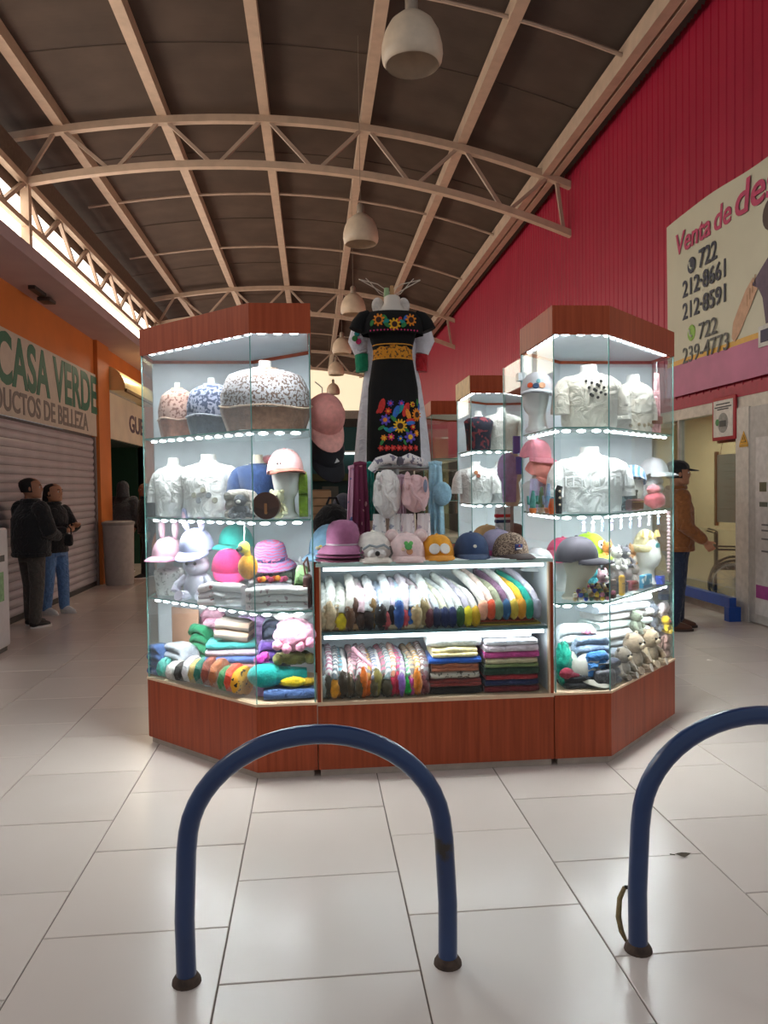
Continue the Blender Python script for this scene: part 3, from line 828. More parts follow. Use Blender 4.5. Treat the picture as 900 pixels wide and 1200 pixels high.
def blouse(name, label, loc, w, d, h, m, rz=0, trim=None, flowers=(), sleeve=True, fringe=None, group=None, cat='blouse', neckc=None, stand=True, fold=.05):
    """short-sleeved blouse shown on a bust form; the bust is its own thing"""
    if stand:
        b = thing('bust_form', 'bust wearing ' + ' '.join(label.split()[:13]), 'mannequin', loc, rz)
        MB().loft([ell(a * .93, c * .93, z) for a, c, z in bust_rings(w, d, h)]).build('torso', neckc or FOAM, b)
    t = thing(name, label, cat, loc, rz, group)
    rr = bust_rings(w, d, h); rings = []
    for i, (a, c, z) in enumerate([(rr[0][0] * 1.22, rr[0][1] * 1.22, .004), (rr[1][0] * 1.16, rr[1][1] * 1.16, rr[1][2])] + [(q[0] * 1.04 + .004, q[1] * 1.06 + .004, q[2]) for q in rr[2:6]] + [(rr[6][0] * 1.25, rr[6][1] * 1.25, rr[6][2] - .01)]):
        k = fold * (1 - i / 6)
        rings.append([(a * (1 + k * sin(9 * th + i)) * cos(th), c * (1 + k * sin(9 * th + i)) * sin(th), z) for th in [2 * pi * j / 40 for j in range(40)]])
    MB().loft(rings, False).build('bodice', m, t, angle=70)
    a, c, z = rings[-1][0][0], rings[-1][10][1], rings[-1][0][2]
    MB().tube([(a * cos(2 * pi * j / 20), c * sin(2 * pi * j / 20), z) for j in range(21)], .006, 6).build('neckline', trim or m, t)
    if sleeve:
        for s in (-1, 1):
            MB().tube([(s * .36 * w, 0, .745 * h), (s * .45 * w, -.01, .69 * h), (s * .505 * w, -.015, .56 * h), (s * .525 * w, -.02, .40 * h), (s * .53 * w, -.02, .24 * h)], [.07 * h + .015, .10 * h + .01, .11 * h + .012, .12 * h + .012, .13 * h + .012], 16, .8).build('sleeve', m, t)
    for fx, fz, r, mm in flowers:
        zs_ = [q[2] for q in rr[:6]]; ax_ = float(np.interp(fz, zs_, [rr[0][0] * 1.22, rr[1][0] * 1.16] + [q[0] * 1.04 + .004 for q in rr[2:6]])); ay_ = float(np.interp(fz, zs_, [rr[0][1] * 1.22, rr[1][1] * 1.16] + [q[1] * 1.06 + .004 for q in rr[2:6]]))
        yy = -ay_ * math.sqrt(max(.05, 1 - (fx / ax_) ** 2)) * 1.02 - .004
        MB().disc((fx, yy, fz), r, (fx * 4, -1, .15), 9, .005).build('embroidered_flower', mm, t)
    if fringe:
        for j in range(14):
            th = pi + pi * (j + .5) / 14; x = .52 * w * cos(th); y = .55 * d * sin(th)
            MB().tube([(x, y, .55 * h), (x * 1.02, y * 1.03, .40 * h)], [.004, .003], 5).build('fringe_strand', fringe, t)
    return t
def poncho(label, loc, w, d, h, m, border, pipe, rz=0, seed=0):
    b = thing('bust_form', 'bust under ' + label, 'mannequin', loc, rz)
    MB().lathe([(.30 * w, 0), (.33 * w, .3 * h), (.34 * w, .66 * h), (.22 * w, .80 * h), (.085 * w, .88 * h), (.07 * w, .95 * h), (.07 * w, 1.08 * h)], 24, sy=d / w).build('torso', FOAM, b)
    t = thing('knit_poncho', label, 'poncho', loc, rz)
    def ring(tt):
        out = []
        for j in range(48):
            th = 2 * pi * j / 48
            r = np.interp(tt, [0, .1, .3, .55, .8, 1.0], [.11, .24, .42, .5, .49, .42])
            ripple = 1 + .035 * tt * sin(11 * th + seed)
            zt = np.interp(tt, [0, .1, .3, .55, .8, 1.0], [.96, .93, .82, .55, .28, .02]) * h
            out.append((w * r * ripple * cos(th), d * r * ripple * sin(th), max(.004, zt + .07 * h * tt * cos(2 * th) * (1 - tt) * 2)))
        return out
    MB().loft([ring(.85 * q / 12) for q in range(13)], False).build('shawl', m, t, angle=180)
    bt = MB().loft([[(x * 1.02, y * 1.02, z) for x, y, z in ring(.72 + .28 * q / 5)] for q in range(6)], False).build('border', border, t, angle=180)
    rr = ring(.72); MB().tube([(x * 1.03, y * 1.03, z + .012 * sin(j * .4)) for j, (x, y, z) in enumerate(rr + rr[:1])], .006, 6).build('piping', pipe, bt)
    rr = ring(.02); MB().tube(rr + rr[:1], .008, 6).build('collar', pipe, t)
    return t
def plush(name, label, loc, m, S=1.0, rz=0, ears=None, face=None, belly=None, limbs=True, cat='plush toy', group=None, hair=None):
    t = thing(name, label, cat, loc, rz, group)
    MB().ball((0, 0, .055 * S), .055 * S, 14, 10, sy=.85).build('body', m, t)
    hd = MB().ball((0, -.008 * S, .135 * S), .048 * S, 14, 10, sx=1.05).build('head', m, t)
    dk = mat('#17130f', .4)
    for s in (-1, 1):
        MB().ball((s * .017 * S, -.053 * S, .142 * S), .0065 * S, 8, 5).build('eye', dk, hd)
    MB().ball((0, -.054 * S, .126 * S), .02 * S, 10, 6, sy=.5, sz=.7).build('muzzle', face or m, hd)
    if belly: MB().ball((0, -.03 * S, .052 * S), .036 * S, 12, 8, sy=.6).build('belly', belly, t)
    if ears:
        for s in (-1, 1):
            if ears == 'point': MB().lathe([(.017 * S, 0), (.011 * S, .018 * S), (.002 * S, .034 * S)], 10, (s * .03 * S, 0, .168 * S)).build('ear', m, hd)
            else: MB().ball((s * .036 * S, 0, .172 * S), .016 * S, 10, 6, sy=.5).build('ear', m, hd)
    if limbs:
        for s in (-1, 1):
            MB().tube([(s * .042 * S, -.01 * S, .085 * S), (s * .068 * S, -.03 * S, .06 * S), (s * .07 * S, -.045 * S, .035 * S)], [.016 * S, .016 * S, .018 * S], 9).build('arm', m, t)
            MB().tube([(s * .03 * S, -.02 * S, .022 * S), (s * .04 * S, -.06 * S, .018 * S), (s * .043 * S, -.075 * S, .024 * S)], [.02 * S, .018 * S, .02 * S], 9).build('leg', m, t)
    return t
def scarf(label, loc, m, tip, L=.36, w=.024, h=.16, rz=0, group=None, lean=0.0, frs=0):
    """a rolled knitted piece laid front to back, its coloured end drooping over the front, brown ones doubling as shade"""
    t = thing('rolled_knit', label, 'knitwear', loc, rz, group)
    k = 1 + .13 * sin(frs * 2.1) + .06 * sin(frs * 5.3); jx = .006 * sin(frs * 3.7); tz = 1.5 + .45 * sin(frs * 1.7); loc = (loc[0] + jx, loc[1] + .012 * sin(frs * 4.1), loc[2])
    t.location = loc
    P = [(-.012, -.02, h * .48), (-.004, .0, h * .68 * k), (0, .04, h * .82 * k), (.2 * lean, .10, h * .92 * k), (.55 * lean, .18, h * k), (lean, L, h * 1.03 * k)]
    pts = []
    for i in range(len(P) - 1):
        for q in range(3):
            u = q / 3; pts.append(tuple(P[i][a] * (1 - u) + P[i + 1][a] * u for a in range(3)))
    pts.append(P[-1])
    MB().tube(pts, [w * (1.0 + .16 * sin(j * 2.2 + frs)) for j in range(len(pts))], 12, 1.1).fuzz(.0035, int(frs * 2)).build('roll', m, t, angle=180)
    mb = MB(); hz = h * (.31 + .07 * sin(frs * 1.7)); fluff(mb, (-.010, -.020, hz + .004), .034, int(frs * 2), sx=w / .025 * (1.08 + .15 * sin(frs * 2.9)), sy=.95, sz=hz / .036, amp=.20, n=14, m=10)  # tall tuft, its brown tones also paint the shaded lower front
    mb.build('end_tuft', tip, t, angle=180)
    return t
def ribbon(pts, w, th=.004, axis=(1, 0, 0)):
    a = Vector(axis).normalized(); pts = [Vector(p) for p in pts]; rings = []
    for i, p in enumerate(pts):
        t = (pts[min(i + 1, len(pts) - 1)] - pts[max(i - 1, 0)]).normalized(); nn = t.cross(a).normalized()
        ww = w[i] if hasattr(w, '__len__') else w
        rings.append([p - a * ww / 2 - nn * th / 2, p + a * ww / 2 - nn * th / 2, p + a * ww / 2 + nn * th / 2, p - a * ww / 2 + nn * th / 2])
    return MB().loft(rings)
def drape(w0, w1, h, d=.02, folds=3, amp=.012, seed=0, n=24, top=0.0):
    """a cloth panel hanging from z=0 down to -h, with vertical folds"""
    mb = MB(); rings = []
    for i in range(9):
        v = i / 8; w = w0 + (w1 - w0) * v; f = []; b = []
        for j in range(n + 1):
            u = j / n - .5; y = amp * (.3 + v) * sin(2 * pi * folds * u + seed + .6 * v)
            e = math.sqrt(max(0, 1 - (2 * u) ** 2)) * .9 + .1
            f.append((u * w, y - d / 2 * e, -h * v)); b.append((u * w, y + d / 2 * e, -h * v))
        rings.append(f + list(reversed(b)))
    return mb.loft(rings)
# ================================================================== goods in the cases
def yfront(X):
    return KY + .022 + max(0, -.32 - X) if X < .65 else KY + .022 + max(0, X - 1.62)
def tp(col, d, z):
    """a spot on a case shelf: picture column, distance behind the front glass, height"""
    Y = KY + d
    for _ in range(12):
        X = px(col, Y, z); Y = .5 * Y + .5 * (yfront(X) + d)
    return (X, Y, z)
S4, S3, S2, S1 = 1.861, 1.384, .896, .406
R45 = radians(45)
LG = radians(-18); RG = radians(20)
dark = mat('#17130f', .4); wpatch = mat('#eeeae4', .8)
# ---- left case, top shelf: three ponchos
poncho('large brown and white lace knit poncho with plain brown border', tp(312, .27, S4), .50, .40, .37, speckle('#cfc8cc', '#80685f', 75, .52), knit('#8f6a58'), knit('#c6a994'), radians(8), 1)
poncho('navy and lilac striped knit poncho with grey border', tp(249, .22, S4), .30, .26, .31, speckle('#aeb0c6', '#404a68', 60, .50), knit('#59606a'), knit('#c2c6d2'), radians(-22), 2)
poncho('dusty pink knit poncho with brown leaf pattern', tp(209, .19, S4), .235, .22, .31, speckle('#cfa597', '#8a5a4c', 60, .56), knit('#a8705c'), knit('#d6b29e'), radians(-35), 3)
# ---- left case, second shelf
GRYF = mat('#7a7b80', .8); OLV = mat('#8a8474', .8)
blouse('blouse', 'white gathered blouse with loose pleats at outer end of left case', tp(205, .24, S3), .26, .20, .36, WHITE, radians(-30), fold=.09)
blouse('blouse', 'white blouse with grey embroidered motif in left case', tp(246, .25, S3), .36, .24, .37, WHITE, radians(-20), flowers=[(.03 + .03 * i, .16 - .03 * (i % 3), .018, GRYF if i % 2 else OLV) for i in range(-2, 3)], fold=.07)
blouse('sweater', 'navy sweater between white blouse and pink capped head', tp(303, .42, S3), .26, .20, .36, knit('#27406e'), 0, neckc=BEIGEFOAM, cat='sweater')
folded('folded_sweater', 'folded beige sweater slumped beside white blouse in left case', tp(284, .16, S3), .15, .16, .16, 3, cloth('#b9b0a6'), LG, seed=3)
h = tp(335, .22, S3)
foam_head('white foam head wearing the pale pink cap with brown lining', h, FOAM, radians(15), 1.12)
def skull(t, S):
    p = MB().disc((-.052, -.088, .045), .026, (-.5, -1, .2), 12, .006).build('patch', wpatch, t)
    for s in (-1, 1): MB().disc((-.054 + s * .009, -.0965, .048), .006, (-.5, -1, .2), 8, .004).build('eye', dark, p)
cap('baseball_cap', 'pale pink cap with skull patch and brown lining on foam head', (h[0], h[1], h[2] + .245), twill('#e0a7a6'), radians(15), brim=twill('#9c5a4a'), patch=skull, scale=1.16, rx=-.05)
o = plush('crochet_octopus', 'dark grey crocheted toy with white ball face in left case', tp(283, .10, S3), knit('#4c4f55'), .75, LG, face=wpatch)
for i in range(6):
    a = pi * (1.0 + i / 5); MB().tube([(.02 * cos(a), .02 * sin(a), .03), (.05 * cos(a), .045 * sin(a), .02), (.075 * cos(a + .3), .065 * sin(a + .3), .012)], [.013, .011, .008], 7).build('tentacle', knit('#4c4f55'), o)
pb = thing('leather_pouch', 'small round brown leather pouch with flap near left case front', 'bag', tp(313, .05, S3), radians(-8))
mb = MB(); mb.loft([[(.072 * cos(a), y, .07 + .07 * sin(a)) for a in [2 * pi * j / 28 for j in range(28)]] for y in (-.022, .022)]); mb.build('body', mat('#4a271d', .45, .2), pb)
MB().loft([[(.073 * cos(a), y, .072 + .073 * sin(a)) for a in [pi * j / 16 for j in range(17)]] + [(-.02, y, .055), (.02, y, .055)] for y in (-.03, -.023)]).build('flap', mat('#5b3224', .45, .2), pb)
MB().box(-.007, .007, -.036, -.03, .03, .085).build('strap', mat('#b06f3e', .5), pb)
MB().disc((0, -.0235, .035), .008, n=12).build('stud', mat('#b99a55', .3, metal=1), pb)
bear = plush('plush_toy', 'small cream plush toy with pale green cap beside brown pouch', tp(325, .13, S3), knit('#e4ddb8'), .85, LG, ears='round')
folded('folded_shawl', 'folded lime green shawl standing at right end of second shelf', tp(356, .25, S3), .05, .22, .26, 2, cloth('#86a52e'))
folded('folded_cap_stack', 'flat coral pink cloth lying high behind the pink cap', tp(325, .52, S3), .2, .12, .36, 6, cloth('#d98f95'))
# ---- left case, third shelf
h = tp(199, .20, S2)
t = blouse('blouse', 'white lace collar top under the pink cat-ear cap', h, .19, .16, .20, speckle('#d8d3d0', '#9a948f', 70, .6), LG, sleeve=False, cat='blouse')
cap('baseball_cap', 'pale pink cap with upright ear, outermost in left case', (h[0], h[1], h[2] + .225), twill('#eab6c8'), radians(-25), ears='bunny', ear_in=twill('#f3d6df'), brim=twill('#e79fbb'), scale=1.12)
h = tp(232, .16, S2)
plush('plush_toy', 'blank white plush with rounded body under the lilac cap', h, twill('#d6d4e4', .05), 1.55, LG)
cap('baseball_cap', 'lilac cap with one pink ear next to hot pink cap', (h[0], h[1] + .02, h[2] + .29), twill('#b9bce0'), radians(-20), ears='bunny', ear_in=twill('#eebfd2'), scale=1.12, rx=.25)
h = tp(268, .30, S2)
foam_head('white foam head under the hot pink cap', h, FOAM, 0, .72)
cap('baseball_cap', 'hot pink cap with peak turned down, left case third shelf', (h[0], h[1], h[2] + .17), twill('#d92b74'), radians(12), scale=1.12, rx=.25)
h = tp(278, .50, S2)
folded('folded_shawl', 'pile of pale folded cloth under the turquoise cap', h, .2, .14, .28, 6, cloth('#cfd0d6'))
cap('baseball_cap', 'turquoise cap lying high behind the yellow duck', (h[0], h[1], h[2] + .30), twill('#35c2b4'), radians(-30), scale=1.15)
d = thing('crochet_duck', 'yellow crocheted long-necked bird with orange body hanging in left case', 'crochet toy', tp(291, .10, S2 + .155))
MB().ball((0, 0, .07), .055, 14, 10, sy=.8, sz=1.25).build('body', knit('#f0a015'), d)
hd = MB().ball((-.018, -.01, .178), .033, 14, 9).build('head', knit('#e8d54a'), d)
MB().tube([(0, 0, .12), (-.006, 0, .16)], .02, 10).build('neck', knit('#efc02a'), d)
MB().tube([(-.035, -.03, .175), (-.052, -.05, .165)], [.016, .010], 8).build('beak', knit('#1b1714'), hd)
MB().tube([(-.018, 0, .21), (-.015, 0, .32)], .003, 6).build('hanging_cord', mat('#cfd6d2', .6), d)
h = tp(318, .34, S2)
folded('folded_shawl', 'folded silvery patterned cloth under the floral bucket hat', h, .24, .16, .20, 4, speckle('#cfcbd2', '#9d98a2', 50))
bucket_hat('bucket_hat', 'floral purple and pink striped bucket hat on folded cloth', (h[0], h[1], h[2] + .203), stripes('#8f82b0', '#c15f86', 'Z', 22, dist=7), speckle('#54507c', '#d3779a', 60), 0, .98, rx=.15)
folded('folded_blouse', 'white embroidered blouse folded in clear wrap, nearer case corner', tp(262, .09, S2), .26, .13, .125, 3, speckle('#e3e0e2', '#a8787c', 34, .66), LG, seed=1, amp=.012)
folded('folded_blouse', 'white folded blouse with pale flower print beside the counter', tp(325, .08, S2), .33, .13, .125, 3, speckle('#e3e0e0', '#b3a0a4', 32, .64), 0, seed=5, amp=.012)
hb = thing('flower_headband', 'headband of orange, pink and red cloth flowers above folded blouse', 'headband', (tp(320, .20, S2)[0], tp(320, .20, S2)[1], S2 + .128))
folded('folded_scarf', 'grey folded scarf under the flower headband', tp(320, .22, S2), .22, .1, .127, 3, cloth('#8d8990'))
for i in range(8):
    MB().ball((-.07 + .02 * i, -.012 * (i % 2), .018 + .004 * (i % 3)), .017, 9, 6, sy=.6).build('flower', knit(('#c2452e', '#e08b2d', '#d05a86', '#8c2f4a')[i % 4]), hb)
folded('folded_shawl', 'pale green shawl standing beside the brown purse', tp(350, .24, S2), .07, .2, .22, 2, cloth('#9fc48a'), ry=.12)
pu = thing('brown_purse', 'narrow dark brown leather purse at right end of third shelf', 'bag', tp(361, .10, S2))
MB().rbox(0, 0, .09, .05, .10, .18, .02).build('body', mat('#45241d', .45, .2), pu)
MB().tube([(-.01, 0, .17), (-.02, 0, .24), (.0, .03, .27), (.01, .05, .19)], .006, 8).build('handle', mat('#6b4637', .5), pu)
plush('plush_toy', 'white plush bunny with rosy belly behind green shawl', tp(345, .40, S2), twill('#e4dde0', .05), 1.25, 0, ears='point', belly=twill('#e6b9c0'))
# ---- left case, bottom shelf: folded cloths
pc = thing('peach_reflection', 'peach panel painted as a reflection, at back of bottom shelf', 'panel', tp(213, .40, S1), radians(-40))
MB().rbox(0, 0, .19, .34, .012, .38, .005).build('sheet', mat('#d9a78c', .6, .05), pc)  # sheet in the peach tone of a reflection on the back panel
folded('folded_jeans', 'folded blue denim at outer end of bottom left shelf', tp(190, .13, S1), .12, .16, .19, 4, cloth('#3f5d92'), -R45, seed=2)
folded('folded_sweater', 'folded light grey knit beside the blue denim', tp(213, .22, S1), .17, .18, .20, 4, knit('#b9bcc4'), -R45, seed=3)
EDG = [(196, '#57b3a6', 'sea green and cream', .10), (207, '#d8d2cc', 'cream', .09), (217, '#2b2723', 'black', .10), (226, '#e6e4e6', 'white', .14), (233, '#b79a5c', 'mustard tan', .13), (240, '#1d6a58', 'bottle green', .15),
       (249, '#8a4332', 'rust brown', .17), (258, '#a65f38', 'copper brown', .16), (268, '#3d7c4a', 'leaf green', .13), (276, '#d8472a', 'vermilion', .15), (284, '#dc9a1f', 'amber and black', .14)]
for i, (c, hx, nm, hh) in enumerate(EDG):
    p = tp(c, .085, S1)
    folded('folded_shawl', nm + ' shawl folded on edge in front of bottom left shelf', p, .052, .17, hh + .02, 1, speckle(hx, '#1d1a17', 40, .62) if 'black' in nm and 'amber' in nm else cloth(hx), R45 * .35 - R45, seed=i, group='shawls on edge in left case', amp=.008)
for i, (hx, nm, hh) in enumerate([('#cfd9e2', 'ice blue', .05), ('#e6e3e6', 'white', .045), ('#de9f9d', 'salmon pink', .04), ('#5a79bd', 'periwinkle blue', .04), ('#d8c3cf', 'pale mauve', .035), ('#37a7a4', 'teal', .04)]):
    z0 = S1 + [0, .051, .097, .138, .179, .215][i]
    p = tp(283 - i * 2, .30, S1)
    folded('folded_towel', nm + ' folded wrap in flat stack on bottom left shelf', (p[0], p[1], z0), .38 - .02 * i, .22, hh, 1, cloth(hx), -.25 + .05 * i, seed=i, group='flat stack in left case')
zt = S1 + .256
p = tp(277, .30, S1)
folded('folded_jumper', 'beige jumper with grey printed band atop the flat stack', (p[0] - .01, p[1], zt), .20, .16, .13, 2, stripes('#c9ac97', '#8d8078', 'Z', 6), -.2, ry=.1)
p = tp(240, .42, S1)
folded('folded_shawl', 'emerald green folded cloth behind the white shawl', p, .17, .14, .30, 5, cloth('#2c9163'), -R45)
folded('folded_shawl', 'light pink cloth folded tall near emerald cloth', tp(254, .50, S1), .15, .12, .40, 6, cloth('#e9b2c6'), -.3)
folded('folded_shawl', 'lilac cloth folded tall behind the flat stack', tp(296, .50, S1), .2, .12, .385, 6, cloth('#c9a6d6'), 0)
folded('folded_shawl', 'slate grey cloth folded tall behind pink plush', tp(325, .50, S1), .16, .10, .38, 6, cloth('#6d7487'), 0)
folded('folded_shawl', 'violet folded cloth between flat stack and pink plush', tp(314, .36, S1), .10, .2, .27, 5, cloth('#6a4a9a'), .1)
mg = thing('crochet_flower_bunch', 'magenta crochet bunch beside the pink plush', 'crochet toy', tp(307, .17, S1))
for i in range(7): fluff(MB(), (.02 * cos(i * 2.1), .015 * sin(i * 2.1), .17 + .022 * (i - 3) * .6), .028, i).build('petal_ball', knit('#c236a0'), mg, angle=180)
MB().tube([(0, 0, 0), (0, 0, .15)], [.04, .03], 10).build('base_roll', knit('#b48ab0'), mg)
folded('folded_cushion', 'slate blue folded cloth lying lowest beside the counter', tp(340, .10, S1), .28, .14, .05, 1, cloth('#4b679d'))
yb = thing('yellow_knit_bundle', 'crumpled yellow knit bundle under the teal one', 'knitwear', tp(343, .115, S1 + .051))
fluff(MB(), (0, 0, .03), .045, 5, sx=1.6, sy=1.0, sz=.66, amp=.12).build('bundle', knit('#e3bd13'), yb, angle=180)
fluff(MB(), (.08, .01, .024), .035, 6, sx=1.3, sz=.66, amp=.12).build('loose_end', knit('#c79a12'), yb, angle=180)
te = thing('teal_knit_bundle', 'smooth teal knitted bundle below the pink plush', 'knitwear', tp(312, .14, S1))
MB().ball((0, 0, .115), .085, 20, 14, sx=1.2, sy=.8, sz=.8).build('bundle', knit('#11a39a'), te)
MB().tube([(.05, 0, .11), (.14, .02, .105), (.22, .03, .10)], [.055, .05, .045], 12).build('sleeve', knit('#0f8f8a'), te)
ov = thing('olive_fuzzy_roll', 'fuzzy olive roll squeezed under the pink plush', 'knitwear', (tp(345, .19, S1)[0], tp(345, .19, S1)[1], S1 + .16))
fluff(MB(), (0, -.02, .045), .05, 8, sx=2.0, sy=1.0, sz=.75, amp=.2, n=26).build('roll', knit('#6d6a3a'), ov, angle=180)
for s in (-.085, .09): fluff(MB(), (s, -.05, .04), .03, 9).build('end_tuft', knit('#7d783f'), ov, angle=180)
pp = thing('pink_plush_blanket', 'fluffy baby pink plush blanket with pompoms near the counter', 'blanket', (tp(347, .20, S1)[0], tp(347, .20, S1)[1], S1 + .245))
fluff(MB(), (0, -.02, .085), .10, 3, sx=1.15, sy=.95, sz=.9, amp=.09, n=30, m=20).build('fleece', knit('#f0a5bd'), pp, angle=180)
for i, (x, z) in enumerate(((-.095, .02), (-.045, .0), (.03, .01), (.085, .03))): fluff(MB(), (x, -.10, z + .022), .027, i).build('pompom', knit('#ee98b4'), pp, angle=180)
wp = thing('white_plush_blanket', 'fluffy white plush blanket topping the pink one', 'blanket', (tp(346, .27, S1)[0], tp(346, .27, S1)[1], S1 + .40))
fluff(MB(), (0, 0, .03), .10, 4, sx=1.1, sy=.9, sz=.5, amp=.12, n=28, m=14).build('fleece', knit('#ece7e4'), wp, angle=180)

# ---- right case, top shelf
BLK = mat('#2a2522', .8); TAN = mat('#8a7a66', .8)
blouse('blouse', 'cream blouse with scattered black flower embroidery, top of right case', tp(690, .30, S4), .37, .28, .38, cloth('#cfc4b6', .06), radians(10),
       flowers=[(-.09 + .028 * (i % 4) + .01 * (i // 4), .27 - .028 * (i // 4) - .01 * (i % 3), .009, BLK) for i in range(14)], fold=.06)
blouse('blouse', 'cream blouse with dark embroidered hem at outer side of right case', tp(742, .26, S4), .27, .22, .38, cloth('#c9c0b4', .06), radians(30),
       flowers=[(-.10 + .032 * i, .05 + .006 * (i % 2), .012, TAN) for i in range(7)], fold=.06)
ps = thing('hanging_scarf', 'pale pink scarf hanging with dark red band in right case', 'scarf', (tp(770, .13, S4 + .40)), radians(38))
drape(.06, .085, .385, .016, 2, .008, 1).build('cloth', cloth('#e6a9ae'), ps)
MB().box(-.044, .044, -.018, .014, -.33, -.28).build('band', twill('#8c4a48'), ps)
MB().tube([(0, 0, -.005), (0, 0, .075)], .004, 6).build('hook', ALU, ps)
h = (px(630, 4.46, S4), 4.46, S4)
foam_head('white foam head in profile by left glass of right case', h, FOAM, radians(-60), 1.0)
def toonless(t, S):
    for x, z, r, m_ in ((-.03, .035, .016, mat('#e2592b', .7)), (.0, .03, .017, mat('#31496a', .7)), (.03, .032, .018, mat('#e7a67c', .7)), (.012, .055, .012, mat('#7fb0b6', .7))):
        dot(t, 'patch', x, z, r, m_, S)
cap('baseball_cap', 'white cap with orange, navy and peach badges, top of right case', (h[0], h[1], h[2] + .215), twill('#d8d7dc', .05), radians(-20), patch=toonless, scale=1.12)
# ---- right case, second shelf
blouse('blouse', 'large white blouse with fringed shawl collar filling right case', tp(691, .30, S3), .44, .30, .38, WHITE, radians(8), fringe=mat('#dedede', .8), fold=.06)
ss = thing('crochet_snake', 'black and orange crocheted toy standing in right case corner', 'crochet toy', (px(654, 4.20, S3), 4.20, S3))
MB().tube([(0, 0, 0), (.004, 0, .06), (.0, 0, .12), (.012, 0, .155)], [.022, .022, .021, .017], 10).build('black_body', knit('#1d1715'), ss)
MB().tube([(-.035, -.005, 0), (-.037, -.005, .04), (-.033, -.005, .085)], [.019, .02, .014], 10).build('orange_body', knit('#dc5a20'), ss)
for s in (.05, .09, .125): MB().ball((.004, -.02, s), .007, 8, 5).build('bobble', knit('#b7a58a'), ss)
for i, (c, hx, nm, hh) in enumerate([(622, '#4f8f86', 'sea green', .13), (632, '#3f7a5a', 'dark green', .15), (640, '#6f8fae', 'dusty blue', .17), (647, '#54626f', 'slate', .16)]):
    f = thing('crochet_cactus', nm + ' crocheted cactus standing by left glass of right case', 'crochet toy', (px(c, 4.34 + .09 * (i % 2), S3) + .012, 4.34 + .09 * (i % 2), S3), group='crochet cactuses')
    MB().lathe([(.018, .0), (.024, .025), (.02, .03)], 12).build('pot', knit(('#d9793a', '#c9b29a', '#b8603a', '#94683e')[i]), f)
    MB().tube([(0, 0, .025), (0, 0, .06), (.003, 0, hh)], [.017, .019, .008], 10).build('stem', knit(hx), f)
    for s in (-1, 1): MB().tube([(0, 0, .06 + .01 * s), (s * .025, 0, .065 + .01 * s), (s * .028, 0, .10)], [.009, .009, .007], 8).build('branch', knit(hx), f)
h = (px(628, 4.60, S3), 4.60, S3)
st = thing('lilac_scarf_bust', 'bust draped in lilac scarf under the two pink caps', 'mannequin', h)
MB().loft([ell(a, c, z) for a, c, z in bust_rings(.17, .15, .22)]).build('torso', FOAM, st)
drape(.12, .15, .19, .02, 3, .01, 2).build('scarf', cloth('#c8bcd8'), st, loc=(0, -.09, .2))
cap('baseball_cap', 'coral pink cap tilted down under the rose pink cap', (h[0] + .02, h[1] - .02, h[2] + .222), twill('#e68f86'), radians(40), scale=1.0, rx=.5)
cap('baseball_cap', 'rose pink cap perched above the coral one in right case', (h[0] + .0, h[1] + .01, h[2] + .325), twill('#e8919f'), radians(30), scale=1.0, rx=.2)
h = tp(742, .28, S3)
foam_head('foam head under the denim blue cap', h, FOAM, .5, .72)
cap('baseball_cap', 'denim blue cap with pale stripes on right case second shelf', (h[0], h[1], h[2] + .165), stripes('#4d7ba3', '#b9ccd9', 'X', 9, dist=3), radians(-20), scale=.98, rx=-.25)
h = tp(766, .26, S3)
folded('folded_shawl', 'white folded cloth stack holding up white cap in right case', h, .10, .12, .21, 4, cloth('#dcdadd'), R45)
cap('baseball_cap', 'white cap with wavy peak at outer edge of right case', (h[0], h[1], h[2] + .215), twill('#e4e0e4', .05), radians(35), scale=1.0)
rb = thing('pink_knit_bundle', 'rose pink knitted bundle at outer end of second shelf', 'knitwear', tp(768, .11, S3))
fluff(MB(), (0, 0, .055), .06, 12, sx=1.1, sy=.9, sz=.9, amp=.12).build('bundle', knit('#c9626f'), rb, angle=180)
fluff(MB(), (-.01, 0, .12), .04, 13, sx=1.1, sz=.8, amp=.12).build('upper_bundle', knit('#d67f8a'), rb, angle=180)
fb = thing('maroon_pouch', 'flat maroon zip pouch lying before pink bundle in right case', 'bag', tp(744, .07, S3), R45 * .8)
MB().rbox(0, 0, .035, .15, .05, .07, .018).build('body', mat('#5f2a30', .6, .2), fb)
MB().box(-.065, .065, -.027, -.024, .05, .054).build('zip', mat('#c0a060', .4, metal=.8), fb)
fb = thing('teal_box', 'small dark teal patterned box on right case second shelf', 'box', tp(735, .14, S3), .5)
MB().rbox(0, 0, .055, .10, .08, .11, .006).build('box_body', speckle('#24474d', '#7c9ca3', 40, .58), fb)
MB().rbox(0, 0, .116, .105, .085, .016, .004).build('lid', mat('#1c383d', .5), fb)
# ---- right case, third shelf
h = tp(676, .13, S2)
foam_head('beige fabric head in front corner of right case', h, BEIGEFOAM, radians(40), 1.12)
cap('baseball_cap', 'charcoal cap with long peak on beige head in right case', (h[0], h[1], h[2] + .215), twill('#3f3941'), radians(55), scale=1.2)
h = (px(632, 4.45, S2), 4.45, S2)
foam_head('white foam head lying low beside white cap in right case', h, FOAM, -.4, .70)
cap('baseball_cap', 'plain white cap next to pink cap behind counter corner', (h[0], h[1], h[2] + .16), twill('#e7e3e4', .05), radians(-40), scale=1.0)
h = (px(660, 4.60, S2), 4.60, S2)
foam_head('foam head under the raspberry pink cap', h, FOAM, .0, .85)
cap('baseball_cap', 'raspberry pink cap behind the charcoal one', (h[0], h[1], h[2] + .195), twill('#dc4a75'), radians(-50), scale=1.12)
h = (px(690, 4.62, S2), 4.62, S2)
foam_head('foam head under the lime cap', h, FOAM, .3, .9)
